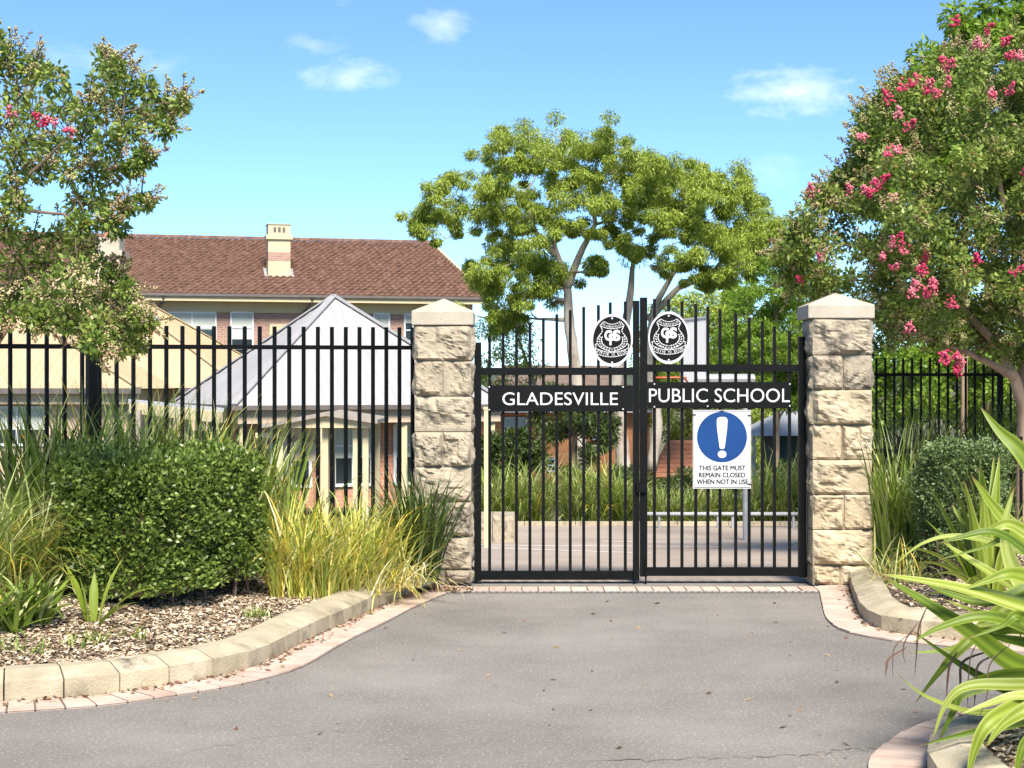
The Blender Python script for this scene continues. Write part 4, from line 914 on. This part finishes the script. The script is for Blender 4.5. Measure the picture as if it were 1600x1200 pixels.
lc = [(x/2.4, y/2.4, r/2.4) for x, y, r in lc]+[(60,490,25),(110,500,28),(160,510,28),(200,512,28),(208,535,22),(150,540,22),(180,545,18),(226,505,18),(20,480,25)]
lc += [(random.uniform(-330,-5), random.uniform(60,520), 30) for _ in range(60)]
def myrtle(label, cl, stems, per, pans, pink, leaf=.05, ball=.0075, plen=.13, pspread=.05):
    t = thing('crepe_myrtle', label, 'tree', 'crepe myrtles')
    trunk(t, M['bark'], *stems); branches(stems, cl, M['twig'], t, r0=.035, sag=.1, tip=.004, n=5)
    crown(t, cl, per, leaf, leaf*.5, M['myrtle'], droop=.1, out=.9, flat=.9, twigs=(6, .004))
    items = []
    cen = np.mean([c for c, _ in cl], 0)
    for k in range(pans):
        c, r = cl[random.randrange(len(cl))]; d = unit((c-cen)[None])[0]*.8+RNG.normal(0,.6,3)+np.array([0,-.25,.45]); d = unit(d[None])[0]; items.append((c+d*r*.9, d))
    panicles(t, items, M['pod'], 'seed_heads', ball, 30, plen, pspread)
    panicles(t, pink, M['flower'], 'blossom', ball*1.35, 40, plen*.85, pspread*.95, False)
    return t
Yl = 9.3
cl = [(np.array(at(x, y, Yl+random.uniform(-.55,.55))), r*Yl/FPX*.92) for x, y, r in lc]
tb = Vector((-3.75, Yl+.1, .25))
st = [([tb, tb+Vector((.05,0,.8)), tb+Vector((.25,-.1,1.5)), at(-20,330,Yl), at(60,260,Yl), at(130,190,Yl)], [.05,.045,.03,.013,.010,.006]), ([tb+Vector((-.05,.05,0)), tb+Vector((-.2,.1,1)), tb+Vector((-.1,.1,2)), at(-60,150,Yl)], [.045,.04,.03,.02]),
      ([tb+Vector((.05,0,.8)), tb+Vector((.5,.1,1.25)), at(60,440,Yl), at(150,480,Yl)], [.03,.018,.010,.006]), ([at(-20,330,Yl), at(50,330,Yl), at(100,335,Yl), at(150,380,Yl)], [.012,.010,.008,.005])]
pk = [(np.array(at(x, y, Yl-.45)), (random.gauss(0,.5), -.5, .6)) for x, y in ((63,198),(75,203),(92,198),(20,185),(118,212))]
myrtle('seeding crepe myrtle with brown pods, few pink blooms, overhanging the hedge and fence', cl, st, 180, 560, pk, .047, .0068, .12, .045)
RP = [(1218,395),(1245,340),(1290,300),(1340,258),(1348,190),(1400,135),(1440,122),(1500,90),(1560,58),(1610,48),(1760,30),(1760,560),(1600,560),(1500,545),(1390,530),(1372,460),(1270,455),(1225,430)]
Yr_ = 16.5
cl = poly_clumps(RP, Yr_, 430, 25, 1.7)
cl += [(np.array(at(x, y, Yr_)), 18*Yr_/FPX) for x, y in ((1225,400),(1240,375),(1235,420),(1262,350),(1285,320),(1275,305),(1300,310),(1345,225),(1352,180),(1362,205),(1375,165),(1400,140),(1422,125),(1385,150),(1350,245),(1500,92),(1530,75))]
b0 = at(1597, 668, 16.4); b0.z = zt(16.4)
R_ = lambda px, py, d=0: at(px, py, 16.4+d)
st = [([b0, R_(1600,640), R_(1585,590), R_(1560,540), R_(1500,480), R_(1440,430), R_(1370,390)], [.075,.068,.056,.045,.034,.022,.012]), ([b0+Vector((.05,.1,0)), R_(1606,620,.1), R_(1598,540,.1), R_(1590,420,.1), R_(1560,280,.1), R_(1530,150,.1)], [.068,.06,.05,.038,.026,.012]),
      ([R_(1606,630), R_(1640,540), R_(1680,420), R_(1700,250)], [.07,.055,.04,.02]), ([R_(1585,590,-.1), R_(1552,570,-.2), R_(1500,545,-.3), R_(1420,520,-.4)], [.05,.04,.03,.012])]
pink = []
for x, y, n in ((1422,132,5),(1440,135,4),(1455,140,3),(1383,155,3),(1525,85,5),(1485,110,4),(1468,142,3),(1590,95,4),(1355,215,3),(1403,185,3),(1415,200,2),(1470,150,3),(1552,158,3),(1575,148,3),(1338,297,4),(1362,303,4),(1375,292,2),(1275,303,3),(1405,235,3),(1412,240,3),(1403,385,4),(1413,392,3),(1450,410,4),(1442,435,4),(1435,460,5),(1455,465,4),(1450,440,3),(1520,410,3),(1492,470,3),(1375,400,3),(1290,405,2),(1250,435,3),(1380,320,2),(1490,560,5),(1478,566,4),(1500,566,4),(1380,430,2),(1418,510,2),(1582,435,2),(1600,280,3),(1480,50,2),(1540,60,3),(1560,80,2)):
    for k in range(max(1, int(n*.55))): pink.append((np.array(at(x+random.gauss(0,6), y+random.gauss(0,5), Yr_-1.75*min(1, max(.15,(x-1215)/140))+random.uniform(-.2,.2))), (random.gauss(-.2,.5), -.7, random.gauss(.5,.4))))
myrtle('large crepe myrtle covered in pink blossom with tan multi-stemmed trunk behind the pillar', cl, st, 215, 1000, pink, .064, .0105, .18, .07)

# --- other trees
def leafy(name, label, cat, P, Y, n, rpx, T, per, L_, W_, m, stems=None, droop=.2, flat=.75, group=None, extra=()):
    t = thing(name, label, cat, group); cl = poly_clumps(P, Y, n, rpx, T)+list(extra)
    if stems is None:
        cx = sum(p[0] for p in P)/len(P); yb = max(p[1] for p in P); yt = min(p[1] for p in P); b = at(cx, yb, Y); b.z = zt(Y); stems = [([b, at(cx+3,(yb+yt)/2+20,Y), at(cx,yt+(yb-yt)*.3,Y)], [.007*Y/3, .005*Y/3, .0025*Y/3])]
    trunk(t, M['bark'], *stems); branches(stems, cl, M['twig'], t, r0=.05, tip=.008, n=5)
    crown(t, cl, per, L_, W_, m, droop=droop, flat=flat); return t
leafy('broadleaf_tree', 'tall green broadleaf tree standing behind the flowering crepe myrtle', 'tree', [(1418,130),(1436,80),(1455,50),(1510,12),(1600,-25),(1780,-30),(1780,300),(1500,330),(1345,330),(1345,270),(1390,210)], 22, 190, 26, 1.6, 170, .15, .05, M['bright'], droop=.5)
leafy('jacaranda_tree', 'feathery bright green tree behind the gate leaf with the warning sign', 'tree', [(1125,500),(1150,440),(1190,408),(1250,398),(1300,420),(1330,500),(1320,640),(1200,650),(1140,620),(1110,560)], 29, 170, 22, 1.5, 300, .11, .022, M['bright'], droop=.35, flat=.4)
leafy('dark_tree', 'drooping dark green tree in front of the orange brick house', 'tree', [(835,610),(870,600),(950,620),(965,660),(945,715),(925,725),(890,690),(850,690),(832,650)], 40, 55, 16, 1.0, 200, .13, .035, M['dark'], droop=1)
leafy('garden_shrub', 'dark rounded shrub beside the timber post behind the gate', 'shrub', [(752,690),(790,672),(840,690),(850,740),(745,745)], 33, 40, 16, .7, 200, .09, .045, M['dark'])
leafy('sapling', 'slender pale tree standing before the orange house', 'tree', [(750,480),(800,470),(850,520),(850,600),(800,625),(750,610),(740,540)], 48, 34, 17, 1.2, 120, .14, .04, M['euc'], droop=.8, stems=[([at(842,740,48),at(843,660,48),at(835,600,48),at(810,530,48)], [.1,.09,.07,.03])])
leafy('background_tree', 'yellow green tree behind the basketball backboard', 'tree', [(1000,500),(1040,470),(1090,455),(1160,450),(1180,560),(1150,660),(1060,690),(1010,660),(990,580)], 52, 180, 20, 2.5, 150, .17, .05, M['euc'], droop=.7)
leafy('background_tree', 'olive green tree behind the grey pyramid shelter', 'tree', [(1110,600),(1200,570),(1300,560),(1330,640),(1300,720),(1180,740),(1080,720),(1050,650)], 56, 90, 22, 2.5, 130, .2, .06, M['euc'], droop=.5)
leafy('background_shrub', 'light green leafy shrubbery behind the tall fence by the crepe myrtle', 'shrub', [(1350,560),(1420,540),(1520,545),(1620,540),(1760,520),(1760,690),(1350,690)], 22.5, 120, 26, 1.2, 170, .09, .045, M['bright'])
leafy('background_shrub', 'dark shrubs below the orange house seen between the two grass clumps', 'shrub', [(840,730),(900,740),(960,735),(1010,740),(1010,800),(845,800)], 34, 50, 18, .8, 150, .09, .03, M['dark'])
leafy('background_shrub', 'low green shrubs in front of the terracotta cottage', 'shrub', [(1015,745),(1080,735),(1180,740),(1250,720),(1330,700),(1330,810),(1015,810)], 29, 80, 18, .8, 150, .1, .03, M['dark'])
for i, (px, Y, w, hh, lab) in enumerate(((-60,75,160,330,'tree'),(620,85,120,520,'tree'),(1240,80,150,470,'tree'),(1420,70,160,420,'tree'),(700,95,90,560,'tree'))):
    leafy('distant_tree', ['distant green tree beyond the cream hall', 'distant tree behind the long brick building', 'distant tree behind the feathery jacaranda', 'distant tree behind the crepe myrtle', 'small distant tree past the gable of the brick building'][i], 'tree', [(px-w,650),(px-w*.8,hh+60),(px,hh),(px+w*.8,hh+60),(px+w,650),(px,670)], Y, 60, 30, 3, 120, .35, .12, M['dark'])

# --- hedges
def hedge(label, foot, z0, z1, n, L_, m, name='box_hedge', rough=.05):
    t = thing(name, label, 'hedge'); P = [Vector(p) for p in foot]; c = sum(P, Vector((0,0)))/len(P); k = len(P); segs = []; 
    per = [(P[i], P[(i+1)%k]) for i in range(k)]; ln = [(b-a).length for a, b in per]; pos = []; out = []
    hgt = z1-z0; area_side = sum(ln)*hgt; area_top = .5*abs(sum(a.x*b.y-b.x*a.y for a, b in per)); pt = area_top/(area_side+area_top)
    while len(pos) < n:
        if random.random() < pt:
            i = random.randrange(k); a, b = per[i]; u, v = random.random(), random.random()
            if u+v > 1: u, v = 1-u, 1-v
            q = c+(a-c)*u+(b-c)*v; p = Vector((q.x, q.y, z1)); nn = Vector((0,0,1))
        else:
            i = random.choices(range(k), ln)[0]; a, b = per[i]; q = a.lerp(b, random.random()); d = (b-a).normalized(); nn = Vector((d.y, -d.x, 0)); nn = nn if nn.dot((q-c).to_3d()) > 0 else -nn
            p = Vector((q.x, q.y, z0+hgt*random.random()))
        edge = min(1, (z1-p.z)/.12) if nn.z == 0 else 1
        bump = .07*noise.noise(p*3.1)+.05*noise.noise(p*7.5)+.03*noise.noise(p*20)
        inset = -abs(random.gauss(0, rough))+bump-(1-edge)**2*.07+(random.uniform(0,.08) if random.random() < .1 else 0)
        if noise.noise(p*8+Vector((7,0,0))) < -.28: inset -= .05
        if nn.z: inset -= .06*max(0, max(u+v, .8)-.8)/.2
        p = p+nn*inset; pos.append(p); out.append(nn+Vector((0,0,.35)))
    p = np.array([tuple(q) for q in pos]); o = np.array([tuple(q) for q in out]); rn = np.clip(RNG.normal(.5,.22,n), 0, 1)
    leaf_mesh('foliage', p, o+RNG.normal(0,.75,(n,3)), L_*RNG.uniform(.7,1.2,n), L_*.55, m, t, rn)
    ins = [c+(q-c)*(1-.2/max(.3,(q-c).length)) for q in P]; core = MB().prism([(q.x,q.y,z0-.02) for q in ins], (0,0,hgt-.22)); core.build('light_block_core', M['twig'], t)  # solid dark core added inside the leaves to block light
    ki = n//5; li = p[RNG.integers(0, n, ki)]; cc = np.array([c.x, c.y, (z0+z1)/2]); li = cc+(li-cc)*RNG.uniform(.72,.93,(ki,1)); leaf_mesh('inner_foliage', li, RNG.normal(0,1,(ki,3)), L_*1.3, L_*.8, m, t, np.clip(RNG.normal(.5,.2,ki), 0, 1))
    mb = MB()
    for i in range(26):
        a, b = per[i % k]; q = c+(a.lerp(b, random.random())-c)*random.uniform(.6,.93); mb.tube([(q.x,q.y,z0-.12),(q.x+random.gauss(0,.03),q.y+random.gauss(0,.03),z0+.2)], .008, 5)
    stuff(mb.build('stems', M['twig'], t)); return t
HL = [(-2.10,9.42),(-1.62,10.55),(-1.85,10.95),(-2.35,11.05),(-2.95,10.35),(-2.78,9.72),(-2.45,9.38)]
hedge('clipped box hedge with small dark glossy leaves on the mulch bed', HL, .30, 1.10, 42000, .036, M['hedge'])
HR = [(3.0,11.25),(3.42,11.18),(3.58,11.5),(3.45,11.9),(3.05,11.9),(2.93,11.6)]
hedge('small rounded hedge with pale speckled leaves beside the low picket fence', HR, .3, 1.12, 20000, .026, M['hedge_pale'])

# --- strappy grasses of the left bed
bz_ = lambda x, y: bedz('garden_bed_left', x, y)-.01
def gpt(px, Y): x = (px-800)*Y/FPX; return (x, Y, bz_(x, Y))
tuft('tall green mat-rush thicket rising behind the clipped hedge', [(gpt(px, Y), n, L_, {}) for px, Y, n, L_ in ((120,11.0,170,1.3),(170,11.1,170,1.32),(230,11.35,170,1.3),(285,11.4,170,1.26),(335,11.6,160,1.22),(375,11.7,150,1.16),(415,11.8,130,1.05),(60,10.7,170,1.25))], M['grass'], spread=.24, lean=.22, droop=.7, width=.018, yb=.1)
tuft('mat-rush clump with pale arching blades left of the hedge', [(gpt(px, Y), n, L_, {}) for px, Y, n, L_ in ((20,9.6,190,.95),(70,9.8,190,.9),(-40,9.4,190,1.0),(95,10.3,120,.9),(-100,9.6,160,1.0),(30,10.3,150,1.0))], M['grass'], spread=.16, lean=.45, droop=1.8, width=.011, yb=.2)
tuft('yellow green mat-rush drift between the hedge and the pillar', [(gpt(px, Y), n, L_, {}) for px, Y, n, L_ in ((455,10.6,150,.72),(490,10.75,150,.72),(530,11.0,160,.74),(565,11.25,150,.72),(600,11.5,140,.68),(480,11.2,140,.8),(540,11.5,140,.78),(590,11.8,130,.74))], M['grass_yellow'], spread=.15, lean=.33, droop=1.3, width=.012)
tuft('dark green rush tuft growing against the stone pillar', [(gpt(px, Y), n, L_, {}) for px, Y, n, L_ in ((652,11.75,130,.9),(668,11.9,110,.85),(640,11.9,90,.9))], M['grass_dark'], spread=.09, lean=.28, droop=.7, width=.014)
tuft('dry curling rush blades spilling over the kerb end', [(gpt(px, Y), n, L_, {}) for px, Y, n, L_ in ((610,11.3,70,.5),(640,11.5,70,.5),(575,11.05,60,.45))], M['grass_yellow'], spread=.1, lean=.8, droop=2.2, width=.008, yb=.35)
tuft('broad leaved agapanthus clump at the edge of the hedge', [(gpt(px, Y), n, L_, {}) for px, Y, n, L_ in ((20,8.75,46,.42),(60,8.9,40,.40),(-30,8.7,46,.45))], M['grass'], name='agapanthus', spread=.06, lean=.5, droop=1.3, width=.032, seg=7)
tuft('small green weeds sprouting from the mulch', [(gpt(px, Y), n, L_, {}) for px, Y, n, L_ in ((60,8.35,26,.13),(205,8.75,20,.12),(120,8.5,22,.12),(150,8.62,30,.12),(15,8.4,24,.13),(395,9.75,60,.09),(410,9.8,60,.08))], M['grass'], name='weed', spread=.07, lean=.5, droop=.6, width=.008, seg=3)
# --- grasses beyond the gate and on the right
def tz(px, Y): return ((px-800)*Y/FPX, Y, zt(Y)-.02)
G = 'rush clumps along the far side of the court'
for px, lab, n, L_ in ((805,'big green rush clump behind the one-word gate board beside the timber post',900,1.25), (935,'round bright rush clump beside the gate meeting stiles',1000,1.3)):
    tuft(lab, [(tz(px+d, 26+abs(d)*.004), n//3, L_, {}) for d in (-32, 0, 32)], M['grass'], G, spread=.26, lean=.5, droop=1.5, width=.016, yb=.12)
tuft('low rush bank behind the grey pipe rail', [(tz(px, 26.2), 260, .85, {}) for px in (1015,1050,1090,1130,1165)], M['grass'], G, spread=.3, lean=.6, droop=1.4, width=.016, yb=.1)
tuft('tall rush clump below the grey pyramid shelter', [(tz(px, 26.2), 320, 1.35, {}) for px in (1200,1235,1270,1310)], M['grass'], G, spread=.3, lean=.5, droop=1.4, width=.016, yb=.12)
bzr = lambda px, Y: ((px-800)*Y/FPX, Y, bedz('garden_bed_right', (px-800)*Y/FPX, Y)-.01)
tuft('long green rush blades standing between the honey coloured pillar and small hedge', [(bzr(1385,12.3),80,1.15,{}),(bzr(1405,12.35),90,1.2,{}),(bzr(1430,12.2),70,1.1,{})], M['grass'], spread=.08, lean=.16, droop=.8, width=.016)
tuft('tall rush bank along the foot of the far picket fence', [(tz(px, 17.3), 150, 1.75, {}) for px in (1385,1420,1455,1490,1525,1560,1610,1650)], M['grass_dark'], spread=.2, lean=.25, droop=.7, width=.018, yb=.2)
tuft('wiry pale grass at the foot of the low picket fence', [(bzr(1400,11.5),50,.5,{}),(bzr(1425,11.4),50,.45,{}),(bzr(1380,11.8),40,.5,{})], M['grass'], spread=.08, lean=.7, droop=1.6, width=.008, yb=.3)

# --- broad strap-leaved plants, every leaf a part
def strap(parent, base, az, length, width, lean, droop, rv, m, seg=14, twist=0., tipcol=True):
    V = []; x = z = 0.0; st = length/seg; ca, sa = math.cos(az), math.sin(az); al = []
    for i in range(seg+1):
        t = i/seg; an = lean+droop*t**1.8; w = width*min(.45+t*2.2, 1, (1.0-t)*2.6+.03)/2; tw = twist*t
        s = Vector((-sa, ca, 0)); up = Vector((-math.cos(an)*ca, -math.cos(an)*sa, math.sin(an))); s = s*math.cos(tw)+up*math.sin(tw)
        c = Vector((base[0]+x*ca, base[1]+x*sa, base[2]+z)); k = up*(w*.35)
        V += [c-s*w+k, c, c+s*w+k]; al += [t]*3; x += math.sin(an)*st; z += math.cos(an)*st
    F = [(3*i+j, 3*i+j+1, 3*i+4+j, 3*i+3+j) for i in range(seg) for j in (0, 1)]
    return np_mesh('leaf', [tuple(v) for v in V], F, m, parent, [rv]*len(V), al if tipcol else [0]*len(V), True)
def strap_plant(label, base, leaves, m, name='flax_plant'):
    t = thing(name, label, 'plant')
    for az, ln, w, le, dr, rv, tw in leaves: strap(t, (base[0]+.03*math.cos(az), base[1]+.03*math.sin(az), base[2]), az, ln, w, le, dr, rv, m, twist=tw)
    return t
sp = gr(145, 985, .17); sp.z = bz_(sp.x, sp.y)
strap_plant('young plant with a few broad yellow green leaves in front of the hedge', sp, [(R(25),.42,.055,.25,.35,.75,.2),(R(160),.4,.05,.35,.25,.55,-.2),(R(-5),.42,.05,.7,.9,.6,.1),(R(100),.32,.05,.2,.3,.5,0),(R(-30),.36,.045,.9,.6,.45,0),(R(185),.3,.045,.1,.2,.8,0)], M['flax'], 'strap_leaf_plant')
def path_leaf(parent, pts, width, rv, face, m=None, name='leaf', tipcol=True):
    """strap leaf along a 3D course; face = direction its upper side looks to"""
    P = [Vector(q) for q in pts]; out = []
    for i in range(len(P)-1):
        p0, p1, p2, p3 = P[max(i-1,0)], P[i], P[i+1], P[min(i+2, len(P)-1)]
        for k in range(6):
            t = k/6; out.append(.5*((2*p1)+(p2-p0)*t+(2*p0-5*p1+4*p2-p3)*t*t+(3*p1-p0-3*p2+p3)*t**3))
    out.append(P[-1]); n = len(out); V = []; al = []; face = Vector(face).normalized()
    for i, c in enumerate(out):
        t = i/(n-1); d = (out[min(i+1,n-1)]-out[max(i-1,0)]).normalized(); s = d.cross(face).normalized(); u = s.cross(d)
        w = width*min(.55+t*1.6, 1, (1-t)*2.2+.02)/2; V += [c-s*w+u*w*.3, c-s*w*.5+u*w*.1, c, c+s*w*.5+u*w*.1, c+s*w+u*w*.3]; al += [t]*5
    F = [(5*i+j, 5*i+j+1, 5*i+6+j, 5*i+5+j) for i in range(n-1) for j in range(4)]
    return np_mesh(name, [tuple(v) for v in V], F, m or M['flax'], parent, [min(1, max(0, rv+d_)) for _ in range(n) for d_ in (.25,-.2,.12,-.22,.3)], al if tipcol else [0]*len(V), True)
def free_leaf(parent, base, az, ln, w, le, dr, rv, tw):
    pts = []; x = z = 0.; 
    for i in range(6):
        t = i/5; an_ = le+dr*t**1.6; pts.append((base[0]+x*math.cos(az), base[1]+x*math.sin(az), base[2]+z)); x += math.sin(an_)*ln/5; z += math.cos(an_)*ln/5
    f = Vector((-math.cos(az)*math.cos(le), -math.sin(az)*math.cos(le), math.sin(le)+.3)); f = f+Vector((math.sin(az), -math.cos(az), 0))*tw
    return path_leaf(parent, pts, w, rv, f)
fb = thing('flax_plant', 'upright lime green flax plant in the bed in front of the small hedge', 'plant')
bp = Vector((3.08, 10.3, bedz('garden_bed_right', 3.08, 10.3)-.02))
for i in range(24):
    az = random.uniform(0, 6.28); free_leaf(fb, bp+Vector((.05*math.cos(az), .05*math.sin(az), 0)), az, random.uniform(.6,1.0), random.uniform(.07,.1), abs(random.gauss(.22,.16)), random.uniform(.1,.6), random.uniform(.15,.75), random.uniform(-.5,.5))
for az, ln, le, dr, rv in ((200,.75,.8,1.3,.7),(218,.8,.9,1.5,.8),(178,.85,.7,1.5,.75),(160,.6,1.1,1.0,.85),(240,.7,.9,1.3,.6),(190,.6,1.2,1.2,.9)):
    free_leaf(fb, bp, R(az), ln, .055, le, dr, rv, .5)
fp = thing('flax_plant', 'large arching flax with long striped leaves hanging over the island kerb', 'plant')
# leaf courses: (photo point, distance) from the crown of the plant out to each tip
crown0 = Vector((2.86, 7.0, bedz('garden_bed_island', 2.86, 7.0)))
def course(*q): return [crown0+Vector((random.gauss(0,.03), random.gauss(0,.03), .05)), crown0.lerp(at(*q[0]), .55)+Vector((0,0,.05))]+[at(*k) for k in q]
for q, w, rv, f in ((((1660,800,7.0),(1600,712,7.0),(1560,672,7.05),(1532,636,7.1)), .1, .45, (-.3,-1,.3)),
    (((1670,900,6.8),(1600,842,6.7),(1555,795,6.7),(1517,742,6.7)), .115, .6, (-.2,-1,.5)),
    (((1690,985,6.6),(1600,952,6.4),(1490,918,6.3),(1366,896,6.2)), .13, .85, (0,-.7,.8)),
    (((1690,1020,6.7),(1600,1045,6.5),(1510,985,6.4),(1440,938,6.4),(1378,900,6.4)), .12, .35, (.1,-.8,.55)),
    (((1680,1000,6.9),(1590,925,6.8),(1520,878,6.8),(1470,845,6.9)), .09, .8, (0,-.7,.8)),
    (((1690,960,6.9),(1600,935,6.8),(1510,1005,6.7),(1468,1050,6.7),(1431,1097,6.7)), .075, .5, (-.5,-1,.2)),
    (((1690,1060,6.3),(1600,1070,6.2),(1515,1072,6.2),(1478,1100,6.2),(1456,1160,6.2)), .06, .8, (0,-.8,.6)),
    (((1690,1070,6.4),(1590,1058,6.4),(1505,1080,6.4),(1490,1110,6.4),(1466,1160,6.4)), .085, .3, (-.3,-1,.2)),
    (((1690,1110,6.1),(1600,1088,6.0),(1540,1102,6.0),(1500,1117,6.0)), .06, .95, (0,-.6,.8)),
    (((1680,1060,6.2),(1600,1100,6.0),(1545,1130,5.9),(1520,1180,5.9),(1512,1230,5.9)), .08, .65, (-.3,-1,.3)),
    (((1690,1110,5.9),(1620,1105,5.8),(1570,1130,5.8),(1540,1168,5.8)), .085, .7, (-.2,-1,.5)),
    (((1700,1180,5.7),(1640,1150,5.6),(1600,1165,5.6),(1585,1230,5.6)), .09, .4, (-.3,-1,.2)),
    (((1680,1010,6.9),(1580,985,6.9),(1480,1015,6.9),(1420,1020,6.9)), .05, .55, (0,-.8,.6)),
    (((1660,900,7.2),(1590,860,7.2),(1500,838,7.3),(1440,850,7.3),(1390,890,7.3)), .04, .8, (0,-.8,.6)),
    (((1670,930,7.0),(1600,960,6.9),(1540,960,6.9),(1470,935,6.9)), .08, .75, (0,-.7,.8)),
    (((1700,800,7.2),(1660,700,7.2),(1620,600,7.3)), .11, .5, (-.3,-1,.3)), (((1720,850,6.6),(1680,720,6.5),(1640,640,6.4)), .11, .7, (-.3,-1,.3)),
    (((1650,960,6.5),(1590,900,6.5),(1570,830,6.5),(1585,760,6.5)), .09, .95, (-.3,-1,.2))):
    path_leaf(fp, course(*q), w*.88, rv, f)
for k in range(12):
    y0 = random.uniform(820, 1150); Y0 = random.uniform(6.0, 7.0); x1 = random.uniform(1440, 1570); up = random.uniform(-130, 90); dn = random.uniform(-60, 45)
    path_leaf(fp, course((1690, y0, Y0), (1610, y0+up*.7, Y0-.05), ((1610+x1)/2, y0+up, Y0-.1), (x1, y0+up+dn*.6, Y0-.1), (x1-random.uniform(30,70), y0+up+dn*1.4, Y0-.1)), random.uniform(.035,.07), random.uniform(.1,.8), (random.uniform(-.5,.3), -1, random.uniform(.1,.8)))
for az in (-20, 15, 50, 85, 110, -60, -95, -130): free_leaf(fp, crown0, R(az), random.uniform(1,1.3), .1, random.uniform(.3,.7), random.uniform(.5,1), random.random(), .2)
for x, y, l, Y in ((1395,1010,55,6.9),(1411,1000,40,6.8),(1432,980,80,6.7),(1480,1040,60,6.5),(1500,1035,75,6.5),(1512,1030,110,6.4),(1524,1040,80,6.4),(1542,1040,95,6.3),(1570,1090,50,6.2),(1385,1030,30,6.9)):
    a = at(x+random.uniform(5,40), y-random.uniform(10,30), Y); path_leaf(fp, [a, at(x+4,y,Y), at(x,y+l*.5,Y), at(x+random.gauss(0,6),y+l,Y)], random.uniform(.004,.012), random.random(), (-.3,-1,.1), M['drywisp'], 'dry_strip', False)
